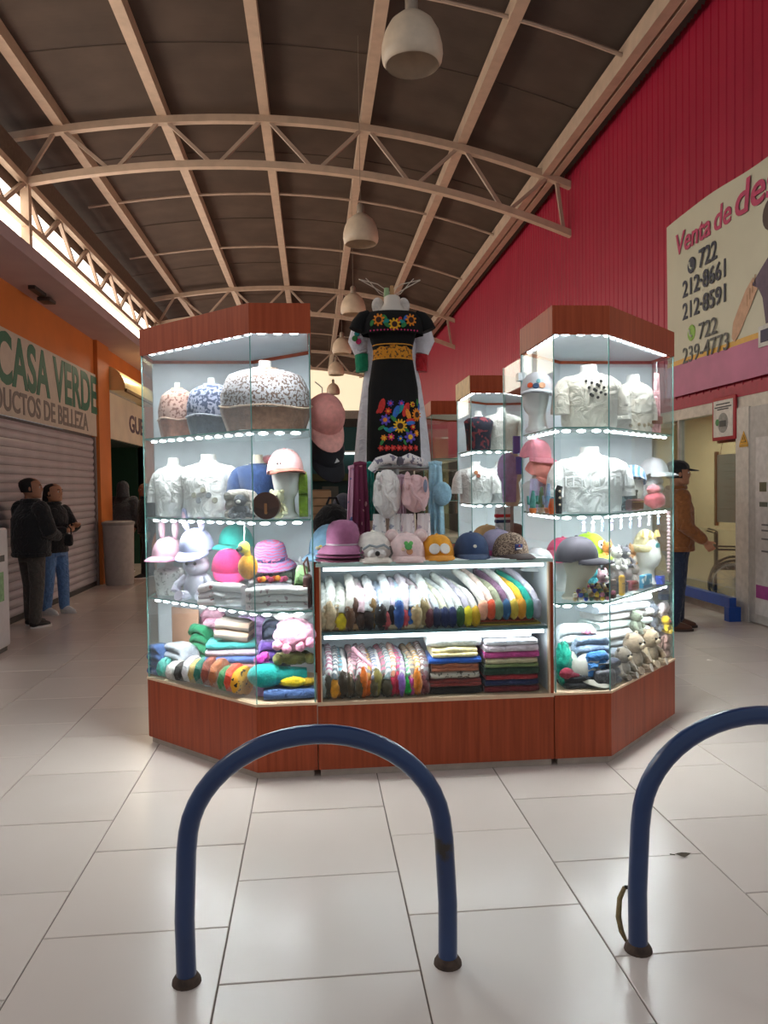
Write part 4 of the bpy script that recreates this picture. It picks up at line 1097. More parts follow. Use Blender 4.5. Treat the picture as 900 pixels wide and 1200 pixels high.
def alien(t, S):
    p = MB().disc(front(.02, .055, S), .027 * S, (.3, -1, .5), 16, .006).build('patch', mat('#e8e8e4', .7), t)
    for s in (-1, 1):
        q = front(.02 + s * .010, .056, S); MB().disc((q.x, q.y - .006, q.z + .003), .007 * S, (.3, -1, .5), 8, .004).build('eye', dark, p)
cap('baseball_cap', 'neon lime cap with small white face patch in right case', (h[0], h[1], h[2] + .205), twill('#b8e336'), radians(12), scale=1.22, patch=alien)
h = tp(757, .20, S2)
foam_head('white foam head with face, wearing the cream knitted crown', h, FOAM, radians(28), 1.0)
bn = beanie('beanie', 'cream knitted crown-shaped beanie with turquoise eye badge', (h[0], h[1], h[2] + .205), knit('#d8c79c'), rz=radians(28), S=.82)
MB().disc((.0, -.091, .045), .02, n=16, t=.006).build('badge', mat('#2f9aa0', .4), bn)
for i in range(5):
    a = radians(205 + 32 * i); MB().lathe([(.015, 0), (.009, .02), (.002, .045)], 8, (.072 * cos(a), .08 * sin(a), .10)).build('crown_point', knit('#dbb46a'), bn)
for i, (c, dd, hx, nm, zz) in enumerate([(712, .24, '#d98a3e', 'orange and white', .17), (722, .17, '#e2dcd4', 'white', .14), (732, .20, '#6e6a74', 'grey', .13), (706, .17, '#e3b7c2', 'pale pink', .02), (742, .30, '#c58f5a', 'caramel', .12)]):
    p = tp(c, dd, S2)
    if zz > .05: folded('folded_cloth', 'small folded cloth lifting the ' + nm + ' plush cat', p, .07, .09, zz, 2, cloth('#b7a9a4'), .3)
    plush('plush_cat', nm + ' plush cat among trinkets in right case', (p[0], p[1], p[2] + zz), knit(hx), .72, radians(20), ears='point', belly=twill('#e9e2d8'), group='plush cats', face=twill('#ece6dc'))
folded('cloth_pack', 'turquoise and pink folded pack behind the trinkets', tp(700, .30, S2), .10, .10, .14, 3, cloth('#58b7c4'), .2)
for i, (c, hx, nm, w_, zz, dd) in enumerate([(687, '#26222a', 'black zip', .10, .085, .14), (707, '#2b2530', 'charcoal', .11, .09, .12), (727, '#1d1c22', 'glossy black', .10, .075, .11), (741, '#7c2530', 'dark red', .09, .06, .10)]):
    q = thing('glasses_case', nm + ' glasses case laid across trinkets in right case', 'case', tp(c, dd, S2), .35 + .1 * i)
    MB().rbox(0, 0, zz / 2, w_, .05, zz, .015).build('body', mat(hx, .4, .2), q)
    MB().box(-w_ * .4, w_ * .4, -.0265, -.024, zz * .6, zz * .64).build('seam', mat('#8c8478', .4), q)
bp = thing('blue_pack', 'flat blue and white pack leaning by outer glass of right case', 'pack', tp(757, .085, S2), R45)
MB().rbox(0, 0, .04, .14, .03, .08, .006).build('wrapper', speckle('#2f8fb5', '#dfe8ec', 22, .55), bp)
MB().box(-.07, .07, -.017, -.014, .0, .02).build('label_strip', mat('#1b5d8a', .4), bp)
bo = thing('blue_ribbon_roll', 'cobalt blue ribbon roll at outer end of third shelf', 'ribbon', tp(774, .07, S2), R45)
MB().lathe([(.028, 0), (.03, .004), (.03, .05), (.028, .054)], 18).build('roll', cloth('#1f49b8'), bo)
MB().lathe([(.012, .0), (.012, .056)], 12).build('core', mat('#d9d4c8', .6), bo)
yl = thing('yellow_case', 'bright yellow narrow case standing upright among trinkets', 'case', tp(729, .05, S2), .5)
MB().rbox(0, 0, .06, .035, .03, .12, .012).build('body', mat('#e0a91c', .5), yl)
MB().box(-.017, .017, -.017, -.014, .07, .075).build('seam', mat('#8a6410', .5), yl)
bt = thing('brown_case', 'brown upright case to the left of the yellow one', 'case', tp(718, .05, S2), .4)
MB().rbox(0, 0, .055, .045, .03, .11, .012).build('body', mat('#7a5a44', .5), bt)
MB().box(-.02, .02, -.017, -.014, .075, .08).build('seam', mat('#3c2a1e', .5), bt)
CH = [('#c9a97c', 'tan'), ('#2b2326', 'black'), ('#8e6a4c', 'brown'), ('#d9c9b0', 'cream'), ('#b0455f', 'raspberry'), ('#d8b23a', 'yellow'), ('#3a4f9e', 'blue'), ('#70486f', 'plum'), ('#c97f92', 'pink'), ('#4e6a58', 'sage')]
for r in range(3):
    for i in range(8 - r):
        hx, nm = CH[(i * 3 + r * 4) % 10]
        p = tp(674 + i * 6.4 + r * 4, .035 + .032 * r, S2)
        row = ('front', 'middle', 'rear')[r]; pos = ('first', 'second', 'third', 'fourth', 'fifth', 'sixth', 'seventh', 'eighth')[i]
        ch = thing('figure_charm', nm + ' figure charm, ' + pos + ' from left of the ' + row + ' row in right case', 'charm', p, .3 * (RND.random() - .5), 'figure charms')
        zz = .018 * r
        if zz: MB().box(-.010, .010, -.010, .010, 0, zz).build('stand', mat('#6e5d4c', .6), ch)
        MB().ball((0, 0, zz + .013), .013, 9, 6, sy=.8).build('body', mat(hx, .5, .25, 60), ch)
        MB().ball((0, -.002, zz + .036), .014, 9, 6).build('head', mat(CH[(i * 3 + r * 4 + 3) % 10][0], .5, .25, 60), ch)
        MB().lathe([(.006, zz + .048), (.007, zz + .051), (.006, zz + .054)], 8).build('ring', mat('#c9b060', .3, metal=1), ch)
for i in range(9):
    c = 684 + i * 11
    p = tp(c, .06, S2 + .478)
    hc = thing('hanging_charm', ('pale lilac', 'silver', 'grey blue')[i % 3] + ' tassel charm, ' + ('first', 'second', 'third', 'fourth', 'fifth', 'sixth', 'seventh', 'eighth', 'ninth')[i] + ' from left under the right case shelf', 'charm', p, 0, 'tassel charms hung in right case')
    MB().tube([(0, 0, 0), (0, 0, -.035)], .0015, 5).build('cord', ALU, hc)
    MB().ball((0, 0, -.042), .010, 8, 6).build('bead', cloth(('#b9a9cb', '#c9ccd2', '#8796ab')[i % 3]), hc)
    MB().lathe([(.006, -.052), (.011, -.09)], 8).build('tassel', cloth(('#a896bd', '#b9bcc4', '#71839c')[i % 3]), hc)
gl = thing('pompom_garland', 'string of pale pink pompoms hanging along outer glass of right case', 'garland', tp(784, .035, S2 + .47))
MB().tube([(0, 0, 0), (0, 0, -.42)], .0015, 5).build('cord', ALU, gl)
for i in range(17): MB().ball((0, 0, -.012 - .024 * i), .0118, 8, 6).build('pompom', cloth('#d9b9bd'), gl)
# ---- right case, bottom shelf
PIL = [('#d9e3ea', 'ice blue', .05), ('#e9e9e9', 'snow white', .06), ('#cfdcd9', 'mint white', .05), ('#ebe7e4', 'off white', .055), ('#dfe6ef', 'blue white', .05), ('#efefec', 'bright white', .05)]
z0 = S1
for i, (hx, nm, hh) in enumerate([('#5d5a58', 'dark grey', .06), ('#8f9aa8', 'grey blue', .06)] + PIL):
    p = tp(718 + 3 * (i % 3), .36, S1)
    folded('folded_blanket', nm + ' folded blanket in tall pile at back of right case', (p[0], p[1], z0), .50 - .01 * i, .24, hh, 1, cloth(hx, .06), .42, seed=i, group='pile of blankets in right case', amp=.010)
    z0 += hh + .001
folded('folded_blanket', 'white ribbed blanket spilling behind counter edge in right case', tp(672, .28, S1), .22, .22, .33, 6, knit('#e4e6ea'), 0, seed=11, amp=.01)
folded('folded_blanket', 'blush white rolled blanket at outer end of right case', tp(770, .20, S1), .14, .14, .35, 5, cloth('#e8d5d8'), R45, seed=12, amp=.01)
fr = thing('crochet_flower_bunch', 'pink crochet flowers lying on grey blue cloth in right case', 'crochet toy', (tp(690, .15, S1)[0], tp(690, .15, S1)[1], S1 + .281))
folded('folded_blanket', 'grey blue folded wrap with pink crochet flowers on top', tp(690, .17, S1), .20, .16, .28, 6, cloth('#8b9cb6'), .1, seed=13, amp=.012)
for i in range(6): fluff(MB(), (.026 * cos(i * 1.05), .02 * sin(i * 1.05), .018), .016, i).build('flower', knit(('#d87f9d', '#e9b6c6')[i % 2]), fr, angle=180)
tf = thing('teal_fluffy_scarf', 'fluffy teal scarf heap in front corner of right case', 'scarf', tp(660, .12, S1))
fluff(MB(), (0, 0, .13), .06, 21, sx=.8, sy=.8, sz=1.8, amp=.22, n=24, m=18).build('heap', knit('#0f9d84'), tf, angle=180)
fluff(MB(), (.01, -.02, .05), .045, 22, sx=.9, amp=.22).build('loose_end', knit('#12806f'), tf, angle=180)
lfp = thing('leaf_print_roll', 'tan and green leaf patterned roll behind white cap', 'knitwear', tp(674, .17, S1))
MB().tube([(0, 0, 0), (0, 0, .12), (.01, 0, .235)], [.035, .034, .02], 12).build('roll', speckle('#b98d4f', '#4d6b33', 40, .55), lfp)
MB().ball((.0, 0, .235), .02, 8, 6).build('end_tuft', knit('#c9a566'), lfp)
folded('folded_jeans', 'bright blue folded jeans in right case', tp(697, .10, S1), .14, .10, .20, 4, cloth('#3a76b4'), .35, seed=14, amp=.012, rx=.0)
folded('folded_trousers', 'dark navy folded trousers beneath the blue jeans', tp(713, .085, S1), .12, .09, .15, 3, cloth('#232f47'), .4, seed=15, amp=.012)
folded('folded_trousers', 'black folded cloth lining lowest front of right case', tp(683, .13, S1), .26, .20, .07, 2, cloth('#25252b'), 0, seed=16)
h = tp(682, .15, S1)
cap('baseball_cap', 'white cap with dark red lining leaning forward in right case', (h[0], h[1] + .01, S1 + .075), twill('#ded6cc', .05), radians(35), brim=twill('#d2c8bb'), scale=1.1, rx=.35)
fd = thing('dark_red_knit', 'dark red knit lump under the white leaning cap', 'knitwear', tp(664, .06, S1 + .056))
fluff(MB(), (0, 0, .028), .034, 31, sx=1.2, sy=.8, sz=.9, amp=.1).build('lump', knit('#8e2038'), fd, angle=180)
MB().tube([(0.02, 0, .02), (.07, -.005, .012)], [.02, .012], 9).build('strap', knit('#7a1a30'), fd)
sb = thing('sequin_bag', 'dark grey shimmering sequin bag on bottom right shelf', 'bag', tp(708, .055, S1), .3)
MB().rbox(0, 0, .05, .14, .06, .10, .025).build('body', mat('#5d5b60', .3, .6, 60, .8, 200, .6), sb)
MB().tube([(-.05, 0, .095), (-.03, 0, .13), (.03, 0, .13), (.05, 0, .095)], .006, 8).build('handle', mat('#3c3b40', .4), sb)
for i, (c, dd, hx, nm, s) in enumerate([(741, .09, '#8f7a64', 'beige sloth', 1.3), (760, .075, '#a08a70', 'sand coloured sloth', 1.25), (729, .07, '#77695a', 'taupe sloth', 1.0)]):
    plush('plush_sloth', nm + ' plush toy on bottom shelf of right case', tp(c, dd, S1), knit(hx), s, R45 * .8, ears='round', face=twill('#d2bfa2'), group='plush sloths')
p = tp(741, .14, S1)
plush('plush_frog', 'grey green plush frog atop the sloths', (tp(745, .17, S1)[0], tp(745, .17, S1)[1], S1 + .20), knit('#6d7464'), .8, R45, ears='round')
folded('folded_cloth', 'brown folded cloth under the grey green frog', tp(745, .17, S1), .12, .08, .20, 4, cloth('#6b5c50'), R45)
gd = plush('plush_dog', 'dark grey plush dog with pale ears near outer glass', (tp(764, .16, S1)[0], tp(764, .16, S1)[1], S1 + .18), knit('#4d525c'), .95, R45, ears='point', face=twill('#b3a89c'))
folded('folded_cloth', 'tan folded cloth under the dark grey plush dog', tp(764, .16, S1), .11, .08, .18, 4, cloth('#9b8468'), R45)
yk = plush('plush_chick', 'small yellow and red plush chick at outer glass of right case', (tp(780, .07, S1)[0], tp(780, .07, S1)[1], S1 + .16), knit('#dcb51f'), .62, R45, face=twill('#c43a34'))
folded('folded_cloth', 'rosy folded cloth under the yellow chick', tp(779, .07, S1), .07, .07, .158, 3, cloth('#b98f86'), R45)
# ================================================================== counter shelves
ORD = ['first', 'second', 'third', 'fourth', 'fifth', 'sixth', 'seventh', 'eighth', 'ninth', 'tenth', 'eleventh', 'twelfth', 'thirteenth', 'fourteenth', 'fifteenth', 'sixteenth', 'seventeenth', 'eighteenth', 'nineteenth', 'twentieth', 'twenty-first', 'twenty-second', 'twenty-third', 'twenty-fourth', 'twenty-fifth', 'twenty-sixth']
CU, CL = CS + .001, .4055
# upper shelf, left half: fluffy knitted pieces with coloured drooping ends, brown ones painted for shade
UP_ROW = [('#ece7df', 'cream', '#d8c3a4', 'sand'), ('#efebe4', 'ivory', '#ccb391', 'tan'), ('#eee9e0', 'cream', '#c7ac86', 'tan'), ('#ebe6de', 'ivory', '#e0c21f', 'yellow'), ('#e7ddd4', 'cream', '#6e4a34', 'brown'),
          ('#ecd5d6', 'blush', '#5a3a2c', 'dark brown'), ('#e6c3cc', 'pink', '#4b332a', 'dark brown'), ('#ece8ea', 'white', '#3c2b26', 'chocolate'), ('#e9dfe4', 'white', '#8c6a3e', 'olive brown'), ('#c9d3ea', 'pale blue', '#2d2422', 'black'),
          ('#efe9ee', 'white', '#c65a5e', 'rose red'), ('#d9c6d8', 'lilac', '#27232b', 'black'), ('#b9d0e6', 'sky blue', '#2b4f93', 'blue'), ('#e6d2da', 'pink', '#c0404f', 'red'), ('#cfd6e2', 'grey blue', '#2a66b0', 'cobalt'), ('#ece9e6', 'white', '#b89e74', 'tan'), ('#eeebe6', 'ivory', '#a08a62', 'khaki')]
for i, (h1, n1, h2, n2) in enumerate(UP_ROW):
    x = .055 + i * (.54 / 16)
    scarf(n1 + ' knitted roll with ' + n2 + ' end, partly painted shade, ' + ORD[i] + ' from left on upper counter shelf', (x, KY + .075, CU), knit(h1), knit(h2), L=.34, w=.0225, h=.20 + .015 * (i % 3), group='knitted rolls on upper counter shelf', lean=-.015 + .012 * (i % 3), frs=i)
# upper shelf, right half: folded garments leaning to the left, ends hanging
LEAN = [('#d9c3c9', 'pale rose', '#5a2430', 'burgundy'), ('#cfd2d8', 'silver', '#23294a', 'navy'), ('#e3dcc2', 'butter', '#1f2a55', 'navy'), ('#d3d3d4', 'light grey', '#262d59', 'indigo'), ('#e4e2dd', 'white', '#37592f', 'moss green'), ('#bdb3c2', 'lavender grey', '#d2c01f', 'yellow'),
        ('#ece6df', 'ivory', '#cfa21b', 'mustard'), ('#f0e9e2', 'white', '#e6a387', 'peach'), ('#e8c9bd', 'peach', '#d8502e', 'orange red'), ('#93937a', 'olive grey', '#7d8a6a', 'sage'), ('#7a5670', 'plum', '#2f5d88', 'steel blue'), ('#f0ede8', 'bright white', '#c9a93a', 'gold'), ('#e9b530', 'golden yellow', '#d08a1e', 'amber'), ('#149d8d', 'teal', '#0f7d63', 'dark teal'), ('#c4bac9', 'pale mauve', '#a2a0b2', 'grey mauve')]
for i, (h1, n1, h2, n2) in enumerate(LEAN):
    x = .615 + i * (.60 / 14)
    g_ = thing('folded_garment', n1 + ' folded garment with ' + n2 + ' end, partly painted shade, ' + ORD[i] + ' leaning on upper counter shelf', 'garment', (x, KY + .07, CU + (.033 if i > 6 else 0)), 0, 'leaning garments on upper counter shelf')
    lean = -.105 + .004 * (i % 3); hh = .235 + .018 * sin(i * 1.9)
    ctr = [(.0, -.008, .05), (.0, .0, .10), (-.012, .035, .14), (-.03, .10, .17), (lean * .6, .19, hh * .86), (lean, .30, hh)]
    ww = [.046, .048, .050, .050, .05, .046]
    pts = []; w2_ = []
    for a in range(5):
        for q in range(3):
            u = q / 3; pts.append(tuple(ctr[a][k] * (1 - u) + ctr[a + 1][k] * u for k in range(3))); w2_.append(.5 * (ww[a] * (1 - u) + ww[a + 1] * u))
    pts.append(ctr[-1]); w2_.append(.022)
    MB().tube(pts, [q * 1.08 for q in w2_], 14, .8).fuzz(.002, i).build('fold', cloth(h1), g_, angle=180)
    fluff(MB(), (.002, -.020, .060), .032, i, sx=.92, sy=.8, sz=1.75, amp=.1, n=14, m=9).build('end_fold', cloth(h2), g_, angle=180)
for i, (hx, nm) in enumerate([('#b84a2e', 'rust red'), ('#8a6a2c', 'brown olive'), ('#d0b24a', 'straw yellow')]):
    folded('folded_shawl', nm + ' flat folded shawl beneath the leaning garments', (1.03 + .01 * i, KY + .20, CU + .021 - .0105 * i), .40 - .02 * (2 - i), .26, .010, 1, cloth(hx), group='flat shawls under leaning garments', amp=.001)
folded('card_box', 'long tan flat box under cream rolls at left of upper counter shelf', (.14, KY + .058, CU), .20, .04, .045, 1, mat('#b98f6a', .7), cat='box', amp=.0005)
folded('card_box', 'pale tan flat box under middle of upper counter shelf', (.49, KY + .056, CU), .19, .036, .035, 1, mat('#d3bf9d', .7), cat='box', amp=.0005)
# lower shelf, left: knit rolls in two tones
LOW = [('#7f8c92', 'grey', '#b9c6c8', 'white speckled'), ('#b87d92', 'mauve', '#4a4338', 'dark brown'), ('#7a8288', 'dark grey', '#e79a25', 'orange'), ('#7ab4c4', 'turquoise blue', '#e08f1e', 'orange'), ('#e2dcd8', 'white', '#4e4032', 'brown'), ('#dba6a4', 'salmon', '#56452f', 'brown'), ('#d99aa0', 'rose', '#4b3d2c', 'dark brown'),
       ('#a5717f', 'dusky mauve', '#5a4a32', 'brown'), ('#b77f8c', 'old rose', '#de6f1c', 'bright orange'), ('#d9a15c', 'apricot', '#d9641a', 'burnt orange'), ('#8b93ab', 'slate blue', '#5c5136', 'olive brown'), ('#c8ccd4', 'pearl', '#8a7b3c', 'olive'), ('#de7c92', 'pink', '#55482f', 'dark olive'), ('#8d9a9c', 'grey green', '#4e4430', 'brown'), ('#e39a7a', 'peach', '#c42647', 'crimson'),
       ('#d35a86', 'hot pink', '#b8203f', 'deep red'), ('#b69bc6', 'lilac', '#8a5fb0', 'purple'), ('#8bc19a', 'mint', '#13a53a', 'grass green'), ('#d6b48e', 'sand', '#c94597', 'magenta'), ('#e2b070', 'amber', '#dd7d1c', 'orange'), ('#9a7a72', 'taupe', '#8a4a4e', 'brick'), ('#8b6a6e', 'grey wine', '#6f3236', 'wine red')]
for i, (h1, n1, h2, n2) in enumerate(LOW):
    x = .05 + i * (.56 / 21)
    scarf(n1 + ' knitted roll with ' + n2 + ' end, partly painted shade, ' + ORD[i] + ' from left on lower counter shelf', (x, KY + .075, CL), stripes(h1, '#d8d2d2' if i % 3 else '#8f8a8a', 'Y', 10, dist=2), knit(h2), L=.33, w=.0175, h=.175 + .02 * (i % 3), group='knitted rolls on lower counter shelf', lean=-.02 + .012 * (i % 3), frs=i + .5)
cs_ = thing('crochet_shawl', 'dusky pink crocheted shawl peaked over the lower rolls', 'shawl', (.245, KY + .15, CL + .13))
MB().loft([[(-.06, -.03, .0), (0, -.06, -.01), (.08, -.04, .0), (.08, .05, .02), (-.06, .06, .02)], [(-.055, .02, .06), (-.02, .0, .07), (.04, .0, .05), (.05, .06, .05), (-.05, .07, .06)], [(-.045, .06, .11), (-.035, .05, .115), (-.02, .05, .11), (-.02, .08, .11), (-.04, .08, .11)]]).build('cloth', stripes('#b08391', '#8c6270', 'Z', 26, dist=3), cs_, angle=180)
MB().tube([(-.04, .04, .115), (.02, -.03, .06), (.08, -.06, .01)], .012, 8).build('border', knit('#d99bab'), cs_)
# lower shelf, right: two flat stacks
z = CL
for i, (hx, nm, hh, w_) in enumerate([('#241d1c', 'black', .040, .30), ('#8e3530', 'brick red', .042, .29), ('#c9bdb0', 'oatmeal speckled', .040, .27), ('#b4674a', 'terracotta', .042, .26), ('#1f58b8', 'royal blue', .034, .29), ('#e7d39c', 'cream yellow', .05, .25)]):
    folded('folded_sweater', nm + ' folded sweater in left stack on lower counter shelf', (.76, KY + .17, z), w_, .25, hh, 2 if i % 2 else 1, speckle(hx, '#5b5148', 50, .6) if 'speckled' in nm else knit(hx), 0, seed=i + 40, group='left sweater stack in counter', amp=.009)
    z += hh + .001
folded('folded_blanket', 'fluffy white folded blanket topping left stack in the counter', (.765, KY + .19, z), .30, .26, .075, 1, knit('#e9ebe8'), -.05, seed=50, amp=.012)
z = CL
for i, (hx, nm, hh) in enumerate([('#7c1f27', 'dark red', .036), ('#28305c', 'navy', .033), ('#b02a33', 'scarlet', .025), ('#24402f', 'dark green', .042), ('#7f8c56', 'olive green', .018), ('#dcc9a2', 'cream', .030), ('#c8468f', 'magenta', .034), ('#e6cfd8', 'pale pink', .036), ('#ebe6ee', 'lilac white', .03)]):
    folded('folded_sweater', nm + ' folded garment in right stack on lower counter shelf', (1.075, KY + .16, z), .31 - .01 * (i % 3), .25, hh, 1, cloth(hx), 0, seed=i + 60, group='right garment stack in counter', amp=.008)
    z += hh + .001
folded('folded_blanket', 'light grey cushion-like blanket topping right stack in the counter', (1.05, KY + .19, z), .30, .24, .06, 1, cloth('#c9ccca'), -.05, seed=71, amp=.008)

# ================================================================== on the counter top
CT = 1.1475
def ctp(c, Y): return (px(c, Y, CT), Y, CT)
x, y, z = ctp(401, 4.26)
PURP = twill('#9a5a7c')
for i, (hx, nm) in enumerate([('#6e2440', 'wine red'), ('#8a3f63', 'plum')]):
    h_ = thing('felt_hat', nm + (' felt hat, lowest of the stack at left of counter', ' felt hat, middle of the stack at left of counter')[i], 'hat', (x + .004 * i, y, z + .022 * i), group='felt hat stack')
    MB().lathe([(.100, .008), (.148, .0), (.150, .006), (.11, .020), (.094, .026)], 32, sy=1.08, cap=False).build('brim', twill(hx), h_)
    MB().lathe([(.094, .018), (.088, .05), (.05, .075), (.01, .08)], 32, sy=1.08).build('crown', twill(hx), h_)
h_ = thing('felt_hat', 'mauve rounded felt hat with thin silver band on top of stack', 'hat', (x + .006, y, z + .044), group='felt hat stack')
MB().lathe([(.092, .030), (.093, .055), (.091, .11), (.08, .148), (.055, .170), (.02, .178), (.004, .179)], 36, sy=1.08).build('crown', PURP, h_)
MB().lathe([(.088, .034), (.11, .026), (.138, .006), (.145, -.002), (.141, .004), (.112, .032), (.091, .042)], 36, sy=1.08, cap=False).build('brim', PURP, h_)
MB().lathe([(.0935, .040), (.0955, .044), (.0945, .049), (.0925, .05)], 36, sy=1.08, cap=False).build('band', mat('#c5b6bd', .3, metal=.6), h_)
def denim(t, S):
    MB().ball((0, -.04, .108), .05, 12, 6, sx=1, sy=.35, sz=.35).build('patch', knit('#d9a441'), t)
cap('baseball_cap', 'faded denim blue cap with mustard stitching behind purple hats', ctp(391, 4.50), twill('#7fa3bd'), radians(-25), scale=1.6, patch=denim)
def dogface(t, S):
    sc = lambda *p: tuple(q * S for q in p)
    MB().tube([sc(-.055, -.098, .05), sc(-.03, -.117, .068), sc(0, -.118, .06), sc(.03, -.117, .068), sc(.055, -.098, .05)], .007, 7).build('glasses', mat('#8d9598', .5), t)
    MB().ball(sc(0, -.112, .03), .04 * S, 12, 7, sy=.4, sz=.6).build('muzzle', cloth('#ece6e0'), t)
    MB().ball(sc(0, -.134, .034), .011 * S, 8, 6).build('nose', dark, t)
    for s in (-1, 1): MB().tube([sc(s * .06, -.09, .06), sc(s * .068, -.092, .03), sc(s * .05, -.11, .008)], .006, 6).build('outline', mat('#5b5350', .7), t)
cap('novelty_cap', 'cream cap with dog face, glasses and dark nose on the counter', ctp(437, 4.27), twill('#dcd2c8'), radians(4), brim=twill('#cfc0b4'), scale=1.3, patch=dogface)
def frog(t, S):
    for i, (x_, z_, r, hx) in enumerate(((0, .056, .017, '#4f9a4e'), (.012, .070, .010, '#5fae56'), (-.010, .070, .010, '#5fae56'), (.004, .034, .015, '#c98a5e'), (-.024, .044, .009, '#d8b79a'))):
        dot(t, 'badge', x_, z_, r, mat(hx, .7), S)
cap('novelty_cap', 'pale pink bear-ear cap with green and tan badge, beside dog face cap', ctp(476, 4.25), twill('#dfc0bd'), radians(0), ears='round', ear_in=twill('#e8cfcb'), brim=twill('#d9b8b4'), scale=1.22, patch=frog)
def eyes(t, S):
    for s in (-1, 1):
        e = MB().disc((s * .026 * S, -.094 * S, .052 * S), .028 * S, (s * .25, -1, .35), 16, .005).build('eye_patch', mat('#e8e4de', .7), t)
cap('novelty_cap', 'yellow orange cap with two cream patches in middle of counter', ctp(512, 4.27), twill('#e59a1c'), 0, scale=1.10, patch=eyes, brim=twill('#d98e1a'))
def whisk(t, S):
    for s in (-1, 1):
        for k in (-1, 0, 1):
            a = front(s * .012, .05 + .004 * k); b = front(s * .042, .05 + .014 * k)
            MB().tube([a, b], .0022, 5).build('stitch', mat('#d9d4c4', .7), t)
    dot(t, 'knot', 0, .05, .009, mat('#d9d4c4', .7), S)
cap('baseball_cap', 'dark navy denim cap with white knot stitching on counter', ctp(552, 4.30), twill('#34476b'), 0, scale=1.16, patch=whisk)
def badge(t, S):
    b_ = MB().rbox(-.012, -.106, .058, .05, .006, .034, .004).build('patch', mat('#22306a', .6), t)
    MB().disc((-.012, -.111, .065), .007, n=3).build('emblem', mat('#c03a38', .6), b_)
    MB().box(-.030, .006, -.1115, -.109, .047, .053).build('emblem_bar', mat('#e6e2e2', .6), b_)
cap('mesh_cap', 'brown mesh cap with navy patch at right of counter', ctp(598, 4.26), speckle('#a78f7a', '#5d4a40', 130, .5), radians(18), scale=1.12, patch=badge, brim=twill('#4a3a36'))
cap('baseball_cap', 'grey violet cap with pink side behind the mesh cap', ctp(583, 4.47), twill('#9087a0'), radians(-40), scale=1.20, brim=twill('#c04a86'))
for i, (c, Y, hx, nm) in enumerate([(427, 4.45, '#c9743a', 'rust orange crochet flower left of the dog cap'), (455, 4.46, '#d8b6a2', 'peach crochet flower behind the dog cap'), (376, 4.36, '#e0d9b4', 'cream crochet flower at left end of counter')]):
    f = thing('crochet_flower', nm, 'crochet toy', ctp(c, Y))
    MB().lathe([(.012, 0), (.010, .02), (.004, .05)], 8).build('stem', knit('#5d7f4c'), f)
    for k in range(5): MB().ball((.02 * cos(k * 1.257), .02 * sin(k * 1.257), .06), .014, 8, 6, sz=.7).build('petal', knit(hx), f)
    MB().ball((0, 0, .065), .012, 8, 6).build('flower_centre', knit('#e6c34a'), f)

# ================================================================== scarf rack with hooded scarves
RX, RY = .52, 4.80
rk = thing('scarf_rack', 'metal rack with round ring carrying the hanging scarves', 'rack', (RX, RY, 0))
RM = mat('#9a9a98', .35, metal=.8)
MB().lathe([(.20, 0), (.20, .012), (.03, .03), (.018, .05)], 24).build('base', RM, rk)
MB().lathe([(.016, .04), (.016, 1.66)], 12).build('pole', RM, rk)
MB().tube([(.25 * cos(2 * pi * j / 28), .10 * sin(2 * pi * j / 28), 1.665) for j in range(29)], .009, 8).build('ring', RM, rk)
MB().tube([(-.25, 0, 1.665), (.25, 0, 1.665)], .008, 8).build('cross_bar', RM, rk)
def hang(label, c, Y, zt, w0, w1, h, m, rz=0, seed=0, name='hanging_scarf', folds=3, d=.03):
    p = aY(c, 571 - (zt - CAM_H) / Y * F_PX, Y)
    t = thing(name, label, 'scarf', (p[0], Y, zt), rz)
    drape(w0, w1, h, d, folds, .012, seed).build('cloth', m, t, angle=70)
    MB().tube([(-w0 / 2, 0, .004), (0, .0, .012), (w0 / 2, 0, .004)], d * .5, 8).build('top_fold', m, t)
    return t
s = hang('pink scarf with small blue print, outermost left on scarf rack', 414, 4.72, 1.66, .06, .12, .42, speckle('#dfa9bd', '#6d78a8', 26, .64), .35, 1)
hang('burgundy scarf with pale flower print on the scarf rack', 422, 4.68, 1.68, .075, .12, .46, speckle('#6b2440', '#c08a8c', 20, .66), .1, 2)
hang('teal green scarf narrow beside white hooded scarf', 433, 4.74, 1.68, .055, .06, .34, cloth('#179080'), 0, 3)
def hooded(label, c, Y, zt, m, m2, ear, rz=0, mouth=None, flip=0):
    p = aY(c, 571 - (zt - CAM_H) / Y * F_PX, Y)
    t = thing('hooded_scarf', label, 'scarf', (p[0], Y, zt), rz, 'animal hooded scarves')
    hd = MB().ball((0, -.02, -.16), .095, 20, 14, sx=.92, sy=.62, sz=1.55 if not flip else 1.2, fn=lambda q: (q[0] * (1 + .10 * wob(q[2] * 3, q[0] * 2)), q[1], q[2])).build('hood', m, t)
    for s_ in (-1, 1):
        ex = s_ * .052; ez = -.085 - (.03 if s_ > 0 else 0)
        e = MB().ball((ex, -.062, ez), .05, 12, 8, sx=.42, sy=.3, sz=1.15).build('ear', m, hd)
        if s_ > 0 or not flip: MB().ball((ex, -.078, ez), .036, 10, 6, sx=.36, sy=.2, sz=1.1).build('inner_ear', ear, hd)
        drape(.075, .095, .22, .03, 2, .008, s_).build('tail', m2, t, loc=(s_ * .05, -.01, -.28))
        MB().rbox(s_ * .05, -.012, -.50, .098, .036, .018, .008).build('tail_band', ear if mouth is None else mouth, t)
    MB().tube([(-.035, -.074, -.10), (-.02, -.083, -.16), (.02, -.083, -.20), (.045, -.07, -.26)], .010, 7).build('hood_seam', m, hd)
    return t
hooded('white hooded scarf with long ears and print tails', 453, 4.62, 1.665, cloth('#e3dbd6', .05), speckle('#e4deda', '#9c9aa6', 44, .6), cloth('#cfc6c2'), mouth=cloth('#e0d8d4'))
